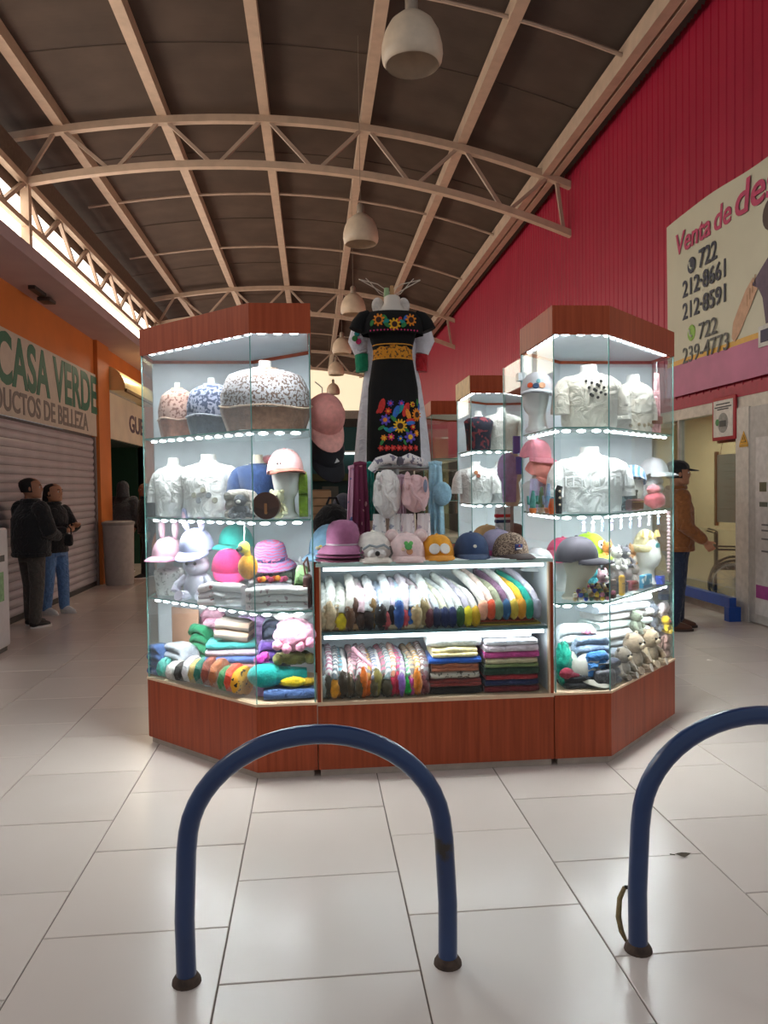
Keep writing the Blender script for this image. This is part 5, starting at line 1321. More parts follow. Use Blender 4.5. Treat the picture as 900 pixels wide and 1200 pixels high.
hooded('pale pink hooded scarf with grey ear and banded tails', 486, 4.60, 1.665, cloth('#dfb4b4', .06), speckle('#e2d3d2', '#b7a0ae', 40, .6), cloth('#7e8296'), mouth=cloth('#8b8ea8'), flip=1)
s = hang('light blue scarf with drooping pocket at right of scarf rack', 510, 4.72, 1.68, .08, .11, .43, cloth('#a6cfe0'), -.3, 5)
MB().ball((.045, -.03, -.18), .075, 14, 9, sx=.8, sy=.4, sz=1.0).build('pocket', cloth('#9ac6da'), s)
tw = thing('twisted_scarf', 'white and grey twisted scarf knotted along the top of rack', 'scarf', (RX, RY - .16, 1.69))
MB().tube([(-.17, 0, -.045), (-.13, -.01, .01), (-.06, -.02, .028), (0, -.03, .008), (.06, -.02, .03), (.14, -.01, .0)], [.026, .028, .03, .024, .03, .026], 12).build('roll', speckle('#dcd3d0', '#7c7484', 36, .57), tw)
MB().ball((0, -.035, .01), .028, 10, 7).build('knot', cloth('#4e4650'), tw)
hang('mauve pink scarf end showing between the hooded scarves', 470, 4.78, 1.60, .05, .06, .36, cloth('#c9a3b2'), 0, 8)

# ================================================================== dress on its stand
DY = 5.02
DM = mat('#0b0a0a', .95, .2, 30, .5, 160, kind='black')
ds = thing('dress_stand', 'white mannequin bust on pole holding the black dress', 'mannequin', (.53, DY, 0))
MB().lathe([(.22, 0), (.22, .015), (.03, .035), (.02, .06)], 24).build('base', RM, ds)
MB().lathe([(.018, .05), (.018, 2.0)], 12).build('pole', RM, ds)
rings = []
for rx, ry, z in [(.12, .08, 1.98), (.135, .09, 2.05), (.115, .08, 2.25), (.105, .075, 2.38), (.135, .09, 2.50), (.165, .085, 2.60), (.150, .070, 2.655), (.075, .055, 2.70), (.055, .052, 2.73), (.052, .052, 2.775), (.04, .04, 2.785)]:
    rings.append(ell(rx, ry, z))
MB().loft(rings).build('torso', mat('#ddd2c4', .5, .04), ds)
MB().tube([(.0, 0, 2.78), (0, 0, 2.85)], [.016, .012], 10).build('neck_peg', mat('#b58a5a', .6), ds)
MB().tube([(-.035, 0, 2.77), (-.035, 0, 2.835)], [.02, .016], 10).build('green_clip', mat('#8fa77a', .6), ds)
wr_ = thing('wire_hanger_hoops', 'thin bent wire hoops spreading above the bare mannequin neck', 'hanger', (.53, DY + .1, 2.80))
MB().lathe([(.010, -.04), (.010, .03)], 8).build('centre_peg', RM, wr_)
for s_ in (-1, 1):
    MB().tube([(0, 0, .0), (s_ * .10, 0, .06), (s_ * .20, 0, .115), (s_ * .205, .03, .125), (s_ * .08, .05, .10), (0, .03, .04)], .0035, 6).build('wire', mat('#cfc4b4', .4, metal=.5), wr_)
    MB().tube([(0, .02, .0), (s_ * .07, .02, .03), (s_ * .13, .02, .10), (s_ * .16, .02, .13)], .003, 6).build('wire', mat('#cfc4b4', .4, metal=.5), wr_)
for nm, s_ in (('white cloth rosette left of the mannequin neck', -1), ('white cloth rosette right of the mannequin neck', 1)):
    rs = thing('cloth_rosette', nm, 'ornament', (.525 + s_ * .085, DY + .04, 2.70))
    MB().ball((0, 0, .03), .05, 14, 9, sx=.8, sy=.4, sz=1.1).build('puff', cloth('#d9cfc6'), rs)
    MB().tube([(0, 0, 0), (s_ * -.02, .0, -.03)], .02, 8).build('gather', cloth('#c9beb4'), rs)
# black dress: loose shirt top, waist, straight skirt
dr_ = thing('embroidered_dress', 'black dress embroidered with sunflowers hanging above the counter', 'dress', (.53, DY, 1.71))
def dring(rx, ry, z, ripple=.0, k=9, cy=0):
    return [(rx * (1 + ripple * sin(k * th)) * cos(th), cy + ry * (1 + ripple * sin(k * th)) * sin(th), z) for th in [2 * pi * j / 44 for j in range(44)]]
MB().loft([dring(.178, .115, 0, .02), dring(.176, .112, .12, .02), dring(.17, .108, .30, .015), dring(.162, .102, .48, .01), dring(.135, .095, .64, .01), dring(.124, .09, .70)], False).build('skirt', DM, dr_)
MB().loft([dring(.124, .09, .70), dring(.135, .096, .76, .015), dring(.158, .102, .84, .015), dring(.172, .10, .90)], False).build('bodice', DM, dr_)
yk_ = MB().loft([dring(.20, .128, .82, .035, 12), dring(.205, .128, .86, .02, 12), dring(.195, .118, .92, .01, 12), dring(.155, .092, .965)], False).build('neck_flounce', DM, dr_)
for s_ in (-1, 1):
    MB().tube([(s_ * .15, 0, .955), (s_ * .19, -.005, .935), (s_ * .218, -.01, .895), (s_ * .235, -.012, .85)], [.035, .046, .052, .056], 14, .9).build('sleeve', DM, dr_)
MB().loft([dring(.130, .097, .655), dring(.130, .097, .665), dring(.127, .094, .745), dring(.125, .092, .755)], False).build('belt', speckle('#d98e22', '#6d4a22', 60, .57), dr_)
for zz in (.66, .75): MB().tube(dring(.131, .098, zz)[:] + dring(.131, .098, zz)[:1], .004, 6).build('belt_edge', cloth('#e39c2c'), dr_)
ORA, YEL, REDm, BLUm, PURm, GRNm, PNKm, TEAm = [mat(h, .7, .2, 80) for h in ('#e8881c', '#f0b322', '#c8281f', '#2b62b4', '#5b48b0', '#2f7f3e', '#d8306f', '#138a86')]
BRN = mat('#3a1d0e', .8)
def surf(x, z):
    """front surface of the dress at local x, z"""
    if z > .80: rx, ry = float(np.interp(z, [.82, .86, .92, .965], [.207, .209, .200, .157])), float(np.interp(z, [.82, .86, .92, .965], [.133, .132, .121, .095]))
    else: rx = np.interp(z, [0, .3, .48, .64], [.178, .17, .162, .135]); ry = np.interp(z, [0, .3, .48, .64], [.115, .108, .102, .095])
    y = -ry * math.sqrt(max(.03, 1 - (x / rx) ** 2)) - .003
    n = Vector((x / rx ** 2, y / ry ** 2, 0)).normalized()
    return Vector((x, y, z)), n
def flower(x, z, r, mp, mc, n=8, parent=dr_, nm='embroidered_flower', rcent=.42):
    p, nn = surf(x, z)
    u = Vector((-nn.y, nn.x, 0)).normalized(); w = Vector((0, 0, 1))
    mb = MB()
    k = 3 * n; ring0 = []; ring1 = []
    for j in range(k):
        a = 2 * pi * j / k; rr = r * (1.0 if j % 3 else .62)
        d_ = u * cos(a) + w * sin(a)
        ring0.append(p + d_ * rr); ring1.append(p + d_ * rr * .8 + nn * .004)
    mb.loft([ring0, ring1])
    o = mb.build(nm, mp, parent, False)
    MB().disc(p + nn * .003, r * rcent, nn, 10, .004).build('flower_centre', mc, o, False)
    return o
def leafy(x, z, L, ang, m, wid=.25):
    p, nn = surf(x, z); u = Vector((-nn.y, nn.x, 0)).normalized(); w = Vector((0, 0, 1))
    d_ = u * cos(ang) + w * sin(ang); e = -u * sin(ang) + w * cos(ang)
    a = []; b = []
    for j in range(10):
        t = 2 * pi * j / 10; q = p + d_ * (L / 2 * cos(t)) + e * (L * wid * sin(t)); a.append(q); b.append(q * 1.0 + nn * .003 - (q - p) * .12)
    MB().loft([a, b]).build('embroidered_leaf', m, dr_, False)
for x, z in ((-.098, .898), (.0, .866), (.108, .898)): flower(x, z, .040, ORA if x else YEL, BRN, 9, nm='embroidered_sunflower', rcent=.48)
for i, (x, z, an, m_) in enumerate([(-.052, .885, .4, TEAm), (-.045, .862, -.5, GRNm), (.052, .882, 2.6, TEAm), (.06, .862, .6, GRNm), (-.14, .88, 1.2, GRNm), (.035, .895, 1.2, REDm), (-.06, .91, 2.2, GRNm), (.075, .91, .9, BLUm)]): leafy(x, z, .045, an, m_, .3)
for i in range(15):
    x = -.15 + .3 * i / 14
    p, nn = surf(x, .832); MB().disc(p, .0055, nn, 8, .003).build('edge_dot', PNKm, dr_, False)
# skirt embroidery
flower(.03, .225, .046, YEL, BRN, 12, nm='embroidered_sunflower', rcent=.46)
flower(.142, .30, .044, ORA, BRN, 12, nm='embroidered_sunflower', rcent=.46)
for x, z, r, m_, c_ in [(.095, .155, .042, PURm, YEL), (-.065, .265, .036, PURm, ORA), (-.03, .37, .022, PURm, PNKm), (.04, .37, .022, PURm, PNKm), (-.075, .15, .022, ORA, YEL), (-.03, .155, .024, PNKm, YEL), (.03, .145, .020, BLUm, YEL), (-.045, .32, .024, REDm, ORA), (.115, .365, .020, YEL, REDm), (.14, .18, .022, ORA, YEL), (.115, .22, .022, REDm, YEL)]:
    flower(x, z, r, m_, c_, 7)
for x, z, L, an, m_ in [(.005, .315, .09, 1.2, BLUm), (.03, .33, .08, .9, TEAm), (-.085, .355, .10, 1.3, REDm), (-.10, .33, .06, .8, REDm), (.07, .33, .10, 1.2, REDm), (.085, .30, .08, 1.9, ORA), (-.01, .27, .06, 2.3, GRNm), (-.02, .205, .07, .3, BLUm), (-.05, .20, .06, 2.6, TEAm), (-.09, .215, .05, .5, GRNm), (.07, .20, .05, 2.4, GRNm), (.10, .245, .07, .1, BLUm), (.10, .262, .07, .1, REDm), (-.085, .125, .05, 1.0, GRNm), (.06, .12, .04, 2.0, GRNm), (.16, .35, .06, 1.3, BLUm), (.15, .38, .05, 1.6, GRNm)]:
    leafy(x, z, L, an, m_, .22)
for i in range(7):
    x = -.095 + .038 * i
    flower(x, .085, .021, REDm, mat('#e2574e', .7), 5, nm='embroidered_rosette')
# white dress behind
wd = thing('white_dress', 'long white dress with puffed sleeves hanging behind the black one', 'dress', (.54, DY + .17, 1.66))
WDM = cloth('#f1eff5', .04)
MB().loft([dring(.255, .13, 0, .05, 13), dring(.25, .12, .10, .05, 13), dring(.225, .10, .35, .045, 13), dring(.19, .085, .60, .04, 13), dring(.165, .075, .72, .02, 13), dring(.17, .075, .85), dring(.15, .06, .98)], False).build('skirt', WDM, wd)
for s_ in (-1, 1):
    sl_ = MB().tube([(s_ * .15, 0, .98), (s_ * .20, 0, .95), (s_ * .225, 0, .86), (s_ * .205, 0, .78)], [.05, .07, .068, .045], 14).build('sleeve', WDM, wd)
    MB().tube([(s_ * .203, 0, .775), (s_ * .195, 0, .66)], [.046, .048], 14).build('green_ribbon' if s_ < 0 else 'red_ribbon', cloth('#1f9a6e' if s_ < 0 else '#c3202b'), wd)
for x, z, m_ in ((-.235, .90, TEAm), (-.225, .85, PNKm), (-.25, .87, GRNm)): MB().disc((x, -.07, z), .02, (-.4, -1, 0), 10).build('embroidered_flower', m_, wd)

# ================================================================== inside the kiosk and along the left case
c_ = cap('baseball_cap', 'coral pink cap hanging peak down on inner side of left case', (px(379, 4.93, 1.98), 4.93, 1.985), twill('#d98f86'), radians(20), brim=twill('#e3a297'), scale=1.45, rx=1.0)
MB().tube([(0, .13, .06), (0, .17, .10), (-.05, .20, .12)], .004, 6).build('hook', ALU, c_)
c_ = cap('baseball_cap', 'black cap with small white emblem hanging under the coral cap', (px(380, 4.98, 1.76), 4.98, 1.76), twill('#1c1a20'), radians(25), scale=1.35, rx=.85, patch=lambda t, S: MB().disc((.02, -.125, .075), .022, (.1, -1, .4), 3).build('emblem', mat('#d9d7d2', .6), t))
MB().tube([(0, .12, .06), (0, .16, .10), (-.05, .19, .12)], .004, 6).build('hook', ALU, c_)
# work table at the back of the kiosk with bag and hat
wt = thing('work_table', 'brown work table inside the kiosk behind the counter', 'table', (.55, 5.75, 0))
MB().box(-.75, .85, -.25, .25, 1.05, 1.09).build('tabletop', WOOD, wt, False)
for sx_ in (-.72, .82):
    for sy_ in (-.22, .22): MB().box(sx_ - .025, sx_ + .025, sy_ - .025, sy_ + .025, 0, 1.05).build('leg', WOOD, wt, False)
def wtp(c, Y=5.75, z=1.091): return (px(c, Y, z), Y, z)
bg = thing('black_backpack', 'black backpack slumped on the table behind denim cap', 'bag', wtp(390, 5.68), .2)
MB().ball((0, 0, .17), .17, 18, 12, sx=.85, sy=.7, sz=1.0, fn=lambda q: (q[0] * (1 + .1 * wob(q[2] * 2, q[0])), q[1], q[2])).build('body', cloth('#17171b'), bg)
MB().ball((-.03, -.10, .10), .09, 14, 9, sx=1, sy=.5, sz=.8).build('front_pocket', cloth('#1f1f25'), bg)
MB().tube([(-.04, 0, .33), (-.02, 0, .38), (.03, 0, .38), (.05, 0, .33)], .010, 8).build('top_handle', cloth('#1b1b20'), bg)
h = wtp(403, 5.86)
foam_head('dark foam head under grey marled beanie behind backpack', h, mat('#4a4440', .7), 0, 1.1)
beanie('beanie', 'grey marled knitted beanie with white cuff behind the backpack', (h[0], h[1], h[2] + .235), knit('#4b4b58'), speckle('#b9b8c2', '#54545f', 90, .5), S=1.0)
for i, (z_, w_) in enumerate(((0, .34), (.14, .32), (.275, .33), (.40, .30))):
    b_ = thing('wooden_crate', ('lowest', 'second', 'third', 'topmost')[i] + ' tan slatted crate of the stack by left case', 'crate', (-.02 + .012 * (i % 2), 6.30, 1.0 + z_), group='tan crates')
    for k in range(2): MB().box(-w_ / 2, w_ / 2, -.12, .12, .005 + .062 * k, .060 + .062 * k).build('slat', mat('#b8936c', .7, .15, 8), b_, False)
    MB().box(-w_ / 2 + .01, w_ / 2 - .01, -.11, .11, 0, .132).build('box_body', mat('#8d6c4c', .7), b_, False)
cb = thing('side_cabinet', 'low brown cabinet under the tan crates', 'cabinet', (-.02, 6.35, 0))
MB().box(-.3, .25, -.2, .2, 0, .998).build('body', WOOD, cb, False)
MB().box(-.28, .23, -.21, -.2, .1, .93).build('door', WOOD2, cb, False)
h = wtp(571, 5.70)
cap('baseball_cap', 'tan cap lying on table behind the mesh cap', h, twill('#c9a878'), .6, scale=1.35)
h = wtp(601, 5.68)
cap('baseball_cap', 'dark grey cap lying on table next to the tan cap', h, twill('#4c4a50'), -.6, scale=1.45)
h = (px(600, 5.30, 1.35), 5.30, 0)
ls = thing('scarf_post', 'slim post with foam head draped in lavender scarf by glass door', 'mannequin', h)
MB().lathe([(.14, 0), (.14, .012), (.014, .03), (.012, 1.40)], 18).build('post', RM, ls)
MB().ball((0, 0, 1.66), .10, 16, 11, sx=.8, sy=.9, sz=1.2).build('head', mat('#dcc7b0', .6), ls)
MB().lathe([(.04, 1.40), (.06, 1.45), (.05, 1.56)], 14).build('neck', mat('#dcc7b0', .6), ls)
lv = thing('lavender_scarf', 'lavender scarf wound round the foam head by glass door', 'scarf', (h[0] - .03, h[1], 1.36))
MB().ball((-.01, -.05, .30), .095, 16, 11, sx=.8, sy=.7, sz=1.2).build('hood', cloth('#c3a9d6'), lv)
drape(.11, .09, .17, .04, 2, .012, 3).build('tail', cloth('#b99fd0'), lv, loc=(-.01, -.08, .24))
for i, (x_, z_) in enumerate(((.0, .40), (.02, .26))): MB().box(x_, x_ + .05, -.16, -.15, z_, z_ + .12).build('blue_tag', mat('#1f4fb8', .5), lv, False)
rw = thing('striped_cloth', 'small red, white and navy striped cloth folded near lavender scarf', 'folded cloth', (px(590, 5.52, 1.3), 5.52, 1.09))
MB().rbox(0, 0, .15, .12, .06, .30, .02).build('cloth', cloth('#d5d3d6'), rw)
for i, (z_, hx) in enumerate(((.235, '#c8242e'), (.195, '#2a3358'))): MB().rbox(0, 0, z_, .125, .066, .03, .01).build('stripe', cloth(hx), rw)

# goods in the rear case
def p3(c, d, z): 
    Y = 6.70 + d; return (px(c, Y, z), Y, z)
blouse('vest', 'black vest with wine red embroidery in the rear glass case', p3(561, .22, S4), .26, .18, .36, speckle('#1f2030', '#7a3038', 24, .58), 0, sleeve=False, cat='vest')
blouse('blouse', 'cream blouse beside black vest in the rear glass case', p3(588, .32, S4), .34, .24, .40, cloth('#cfcac2', .05), 0)
blouse('jacket', 'white jacket with brown badge in the rear glass case', p3(558, .22, S3), .34, .20, .38, WHITE, 0, flowers=[(-.02, .28, .02, mat('#a86a44', .7)), (0.0, .25, .02, mat('#8a4a34', .7))], cat='jacket')
blouse('jacket', 'white open jacket with grey lace edge in the rear glass case', p3(586, .36, S3), .32, .20, .38, cloth('#d3d1d2', .05), 0, flowers=[(.03, .08 + .04 * i, .012, mat('#6e6a70', .7)) for i in range(6)], cat='jacket')
folded('folded_shawl', 'slate blue folded cloth in the rear glass case', p3(556, .25, S2), .25, .2, .14, 3, cloth('#5e6f86'))
folded('folded_shawl', 'charcoal folded cloth in the rear glass case', p3(590, .30, S2), .25, .2, .16, 3, cloth('#3c3c42'))

# shop goods farther down the hall, right of the dress
gr = thing('clothes_rail', 'dark clothes rail far down the hall, right of the dress', 'rack', (3.1, 17.5, 0))
for s_ in (-1, 1):
    MB().tube([(s_ * .8, 0, 0), (s_ * .8, 0, 1.9)], .02, 8).build('upright', RM, gr)
    MB().tube([(s_ * .8, -.3, .02), (s_ * .8, .3, .02)], .02, 8).build('foot', RM, gr)
MB().tube([(-.8, 0, 1.9), (.8, 0, 1.9)], .02, 8).build('rail', RM, gr)
for i, (hx, nm) in enumerate([('#2c3028', 'dark olive'), ('#3a3f3a', 'grey green'), ('#23201f', 'black'), ('#5c4a44', 'brown'), ('#8a8f8c', 'pale grey')]):
    c_ = thing('hanging_coat', nm + ' coat, ' + ORD[i] + ' from left on the far clothes rail', 'coat', (2.5 + .3 * i, 17.5, 1.86), 0, 'coats on far rail')
    drape(.34, .40, .95, .16, 2, .02, i).build('coat_body', cloth(hx), c_)
    MB().tube([(-.14, 0, -.01), (0, 0, .05), (.14, 0, -.01)], .012, 6).build('hanger', RM, c_)
# ================================================================== people
def capsule(mb, pts, rad, n=12, flat=1.0):
    """tapered limb with rounded ends"""
    pts = [Vector(p) for p in pts]; rad = list(rad)
    a = (pts[0] - pts[1]).normalized(); b = (pts[-1] - pts[-2]).normalized()
    P = [pts[0] + a * rad[0] * .9, pts[0] + a * rad[0] * .6] + pts + [pts[-1] + b * rad[-1] * .6, pts[-1] + b * rad[-1] * .9]
    Rr = [rad[0] * .4, rad[0] * .78] + rad + [rad[-1] * .78, rad[-1] * .4]
    mb.tube(P, Rr, n, flat)
def remesh(o, vox, it=3, fac=.5):
    m = o.modifiers.new('join', 'REMESH'); m.mode = 'VOXEL'; m.voxel_size = vox; m.use_smooth_shade = True
    s = o.modifiers.new('soften', 'SMOOTH'); s.iterations = it; s.factor = fac
    return o
def hand(mb, w, d, side, nrm, curl=.6, S=1.0):
    """palm, four bent fingers of unequal length and a thumb; w wrist, d direction of the hand, nrm palm normal, side = direction of the thumb"""
    w, d, nrm, side = Vector(w), Vector(d).normalized(), Vector(nrm).normalized(), Vector(side).normalized()
    pal = w + d * .045 * S
    mb.loft([[w + d * u * .085 * S + side * (sx_ * .036 * k) * S + nrm * (sn * .013) * S for sx_, sn in ((-1, -.7), (-.6, -1), (.6, -1), (1, -.7), (1, .7), (.6, 1), (-.6, 1), (-1, .7))] for u, k in ((-.05, .75), (.3, .95), (.7, 1.08), (1.0, 1.0))])
    for i, (L, off) in enumerate(((.066, .029), (.075, .010), (.071, -.010), (.056, -.029))):
        b = w + d * .082 * S + side * off * S; pts = [b - d * .012 * S]; ang = 0; q = b
        for j, f in enumerate((.45, .32, .26)):
            ang += curl * (.5 + .25 * j)
            q = q + (d * cos(ang) + nrm * sin(ang)) * L * f * S; pts.append(q)
        capsule(mb, pts, [.0095 * S, .009 * S, .0082 * S, .007 * S], 8)
    b = w + d * .022 * S + side * .028 * S
    capsule(mb, [b, b + (side * .8 + d * .6).normalized() * .032 * S, b + (side * .8 + d * .6).normalized() * .032 * S + (d * .85 + side * .25 + nrm * .5).normalized() * .032 * S], [.0125 * S, .0105 * S, .008 * S], 8)
def person(label, loc, rz, H, skin, jacket, trousers, shoe, hair=None, hat=None, hood=False, arms=None, stride=.05, bulk=1.0, female=False, vox=.008, head_turn=0.0, sole=None, group=None):
    """standing figure, front -Y; arms = ((elbow, wrist, hand dir, palm normal, curl) for his right (-X), then left (+X)) in units of the height"""
    k = H; t = thing('person', label, 'person', loc, rz, group)
    sh, hipw = (.112 if female else .122) * k, .055 * k
    zsh, zhip, zkn, zan = .815 * k, .50 * k, .275 * k, .045 * k
    hd = Vector((0, -.012 * k, .935 * k))
    Rt = Matrix.Rotation(head_turn, 4, 'Z')
    mb = MB()
    # head
    rings = []
    hr = [(-.070, .030, .036, -.012), (-.064, .040, .046, -.014), (-.05, .047, .052, -.010), (-.03, .052, .056, -.005), (-.008, .055, .060, -.001), (.015, .057, .064, .002), (.035, .054, .062, .004), (.052, .042, .050, .004), (.064, .022, .028, .004), (.068, .006, .008, .004)]
    fine = []
    for a, b in zip(hr, hr[1:]):
        fine.append(a); fine.append(tuple((x + y) / 2 for x, y in zip(a, b)))
    fine.append(hr[-1])
    for z, rx, ry, oy in fine:
        ring = []
        for j in range(32):
            th = 2 * pi * j / 32; x = rx * cos(th); y = ry * sin(th) + oy
            if sin(th) < 0:
                y -= .016 * math.exp(-(x / .010) ** 2) * math.exp(-((z + .012) / .012) ** 2)
                y -= .007 * math.exp(-(x / .009) ** 2) * math.exp(-((z - .006) / .014) ** 2)
                y -= .005 * math.exp(-(x / .016) ** 2) * math.exp(-((z + .036) / .006) ** 2)
                y -= .004 * math.exp(-(x / .02) ** 2) * math.exp(-((z + .06) / .010) ** 2)
                for s in (-1, 1): y += .006 * math.exp(-((x - s * .021) / .010) ** 2) * math.exp(-((z - .004) / .007) ** 2)
            ring.append(hd + Rt @ (Vector((x, y, z)) * k))
        rings.append(ring)
    mb.loft(rings)
    for s in (-1, 1):
        e = hd + Rt @ (Vector((s * .056, .004, -.006)) * k)
        mb.ball(e, .019 * k, 10, 7, sx=.35, sy=.6, sz=1)
    capsule(mb, [(0, .008 * k, .80 * k), (0, .0, .85 * k), hd - Vector((0, -.01 * k, .04 * k))], [.046 * k, .035 * k, .034 * k])
    # trunk under the clothes
    T = [(.095 * k, .062 * k, .47 * k), (.098 * k, .066 * k, .53 * k), (.085 * k, .06 * k, .62 * k), (.098 * k, .064 * k, .72 * k), (.10 * k, .055 * k, .79 * k), (.06 * k, .045 * k, .825 * k), (.03 * k, .03 * k, .84 * k)]
    mb.loft([ell(a, b, z) for a, b, z in T])
    hips = [Vector((s * hipw, 0, zhip)) for s in (-1, 1)]
    feet = []
    for i, s in enumerate((-1, 1)):
        dy = -stride * k * s
        kn = Vector((s * hipw * 1.05, dy * .5 - .012 * k, zkn)); an = Vector((s * hipw * 1.1, dy, zan)); feet.append(an)
        capsule(mb, [hips[i], kn, an], [.055 * k, .038 * k, .026 * k])
        capsule(mb, [an + Vector((0, .012 * k, -.012 * k)), an + Vector((0, -.05 * k, -.024 * k)), an + Vector((0, -.085 * k, -.03 * k))], [.024 * k, .021 * k, .015 * k])
    A = []
    for s, (el, wr, hdv, pn, cu) in zip((-1, 1), arms):
        S0 = Vector((s * sh, .0, zsh - .02 * k)); E = Vector(el) * k; Wv = Vector(wr) * k; A.append((S0, E, Wv))
        capsule(mb, [S0, E, Wv], [.032 * k, .026 * k, .0165 * k])
        d_ = Vector(hdv).normalized(); pn = Vector(pn).normalized(); pn = (pn - d_ * pn.dot(d_)).normalized()
        th = d_.cross(pn) * (1 if s < 0 else -1)
        hand(mb, Wv, d_, th, pn, cu, k / 1.72 * 1.02)
    body = remesh(mb.build('body', mat(skin, .55, .06, 8, kind='skin'), t), vox, 2, .4)
    for s in (-1, 1):
        e = hd + Rt @ (Vector((s * .021, -.0535, .004)) * k)
        MB().ball(e, .0062 * k, 10, 7).build('eye', mat('#e6e0da', .3), t)
        MB().ball(e + Rt @ Vector((0, -.0032 * k, 0)), .0045 * k, 8, 6).build('iris', mat('#1d120c', .3), t)
        b0 = hd + Rt @ (Vector((s * .010, -.0615, .018)) * k); b1 = hd + Rt @ (Vector((s * .034, -.053, .020)) * k)
        MB().tube([b0, (b0 + b1) / 2 + Vector((0, 0, .003 * k)), b1], .0026 * k, 6).build('eyebrow', mat('#1a120e', .8), t)
    m0 = [hd + Rt @ (Vector((x * .020, -.0615 + .006 * abs(x), -.037)) * k) for x in (-1, -.5, 0, .5, 1)]
    MB().tube(m0, .0034 * k, 6).build('lips', mat('#8a4a42', .5), t)
    # trousers
    mb = MB()
    mb.loft([ell(.098 * k, .074 * k, .445 * k), ell(.106 * k, .078 * k, .50 * k), ell(.102 * k, .074 * k, .56 * k), ell(.096 * k, .07 * k, .60 * k)])
    for i, s in enumerate((-1, 1)):
        dy = -stride * k * s
        kn = Vector((s * hipw * 1.05, dy * .5 - .010 * k, zkn)); an = feet[i] + Vector((0, .004 * k, -.012 * k))
        capsule(mb, [hips[i], kn, an + Vector((0, 0, .02 * k))], [.062 * k, .047 * k, .040 * k])
    remesh(mb.build('trousers', trousers, t), vox * 1.3, 4)
    # jacket with sleeves
    bk = bulk; mb = MB()
    mb.loft([ell(.112 * k * bk, .088 * k * bk, .485 * k), ell(.118 * k * bk, .094 * k * bk, .55 * k), ell(.116 * k * bk, .092 * k * bk, .64 * k), ell(.122 * k * bk, .088 * k * bk, .73 * k), ell(.120 * k, .072 * k, .795 * k), ell(.075 * k, .056 * k, .832 * k), ell(.046 * k, .044 * k, .85 * k)])
    for S0, E, Wv in A:
        dd = (Wv - E).normalized()
        capsule(mb, [S0, E, Wv - dd * .03 * k], [.047 * k * bk, .042 * k * bk, .031 * k * bk])
    jk = remesh(mb.build('jacket', jacket, t), vox * 1.3, 3)
    MB().tube([(.05 * k * cos(2 * pi * j / 20), .05 * k * sin(2 * pi * j / 20) - .003 * k, .85 * k) for j in range(21)], .014 * k, 8).build('collar', jacket, t)
    MB().lathe([(.112 * k * bk, .475 * k), (.117 * k * bk, .482 * k), (.117 * k * bk, .50 * k), (.112 * k * bk, .506 * k)], 28, sy=.80).build('hem_band', jacket, t)
    # shoes
    for i, s in enumerate((-1, 1)):
        an = feet[i]; mb = MB()
        capsule(mb, [an + Vector((0, .014 * k, -.018 * k)), an + Vector((0, -.02 * k, -.014 * k)), an + Vector((0, -.06 * k, -.024 * k)), an + Vector((0, -.09 * k, -.028 * k))], [.029 * k, .030 * k, .026 * k, .018 * k])
        so_ = remesh(mb.build('shoe', shoe, t), .008, 2)
        q = an
        sp_ = [(q.x + .030 * k * cos(a), q.y - .038 * k + .078 * k * sin(a)) for a in [2 * pi * j / 24 for j in range(24)]]
        MB().prism(sp_, 0, .014 * k).build('sole', sole or mat('#d8d4cf', .6), t)
    # hair, cap, hood
    if hair:
        mb = MB()
        mb.loft([[hd + Rt @ (Vector((rx * cos(th) * 1.08, oy + ry * 1.10 * sin(th) + .006 + (.030 if sin(th) < -.2 and z < .038 else 0) * min(1, -sin(th) * 1.4), z)) * k) for th in [2 * pi * j / 32 for j in range(32)]] for z, rx, ry, oy in [q for q in hr if q[0] > -.04]])
        if female: capsule(mb, [hd + Vector((0, .045 * k, .02 * k)), hd + Vector((0, .058 * k, -.05 * k)), hd + Vector((0, .06 * k, -.13 * k))], [.045 * k, .045 * k, .03 * k])
        mb.build('hair', hair, t)
    if hat:
        h_ = MB().loft([[hd + Rt @ (Vector((rx * cos(th), .003 + ry * sin(th), z)) * k) for th in [2 * pi * j / 28 for j in range(28)]] for z, rx, ry in ((.022, .062, .069), (.035, .063, .070), (.055, .055, .062), (.071, .036, .042), (.079, .008, .010))]).build('cap_crown', hat, t)
        rows = []
        for v in (0, .5, 1):
            top_ = [hd + Rt @ (Vector((.056 * cos(a), -.05 - .06 * v * sin(-a) * 1 if False else -.045 - (.022 + .055 * v) * abs(sin(a)), .026 - .010 * v)) * k) for a in [pi + pi * (.08 + .84 * j / 10) for j in range(11)]]
            rows.append(top_ + [p - Vector((0, 0, .004 * k)) for p in reversed(top_)])
        MB().loft(rows).build('cap_peak', hat, t)
    if hood:
        mb = MB()
        mb.loft([[hd + Rt @ (Vector((rx * cos(th), oy + ry * sin(th) * (1 if sin(th) > 0 else .45), z)) * k) for th in [2 * pi * j / 28 for j in range(28)]] for z, rx, ry, oy in ((-.10, .075, .085, .01), (-.06, .070, .08, .012), (.0, .067, .078, .012), (.04, .064, .074, .01), (.065, .045, .055, .01), (.08, .012, .018, .01))])
        mb.build('hood', jacket, t)
    return t
SKIN = '#b07a5c'
HANG_L = ((.165, .02, .63), (.17, -.04, .49), (0, -.25, -1), (-1, 0, 0), .5)
# man at the pharmacy-side shop, in profile facing right
person('man in brown jacket, black cap and navy trousers standing by shop glass', (3.79, 7.78, 0), radians(80), 1.76, SKIN, cloth('#8a5327'), cloth('#1d2840'), mat('#5a3524', .5), hair=mat('#1d1815', .8), hat=cloth('#15151a'),
       arms=(((-.168, .0, .63), (-.150, -.125, .535), (.15, -.6, -.8), (.8, -.2, .2), .9), HANG_L), stride=.03, bulk=1.12, vox=.007, sole=mat('#3a2a22', .6))
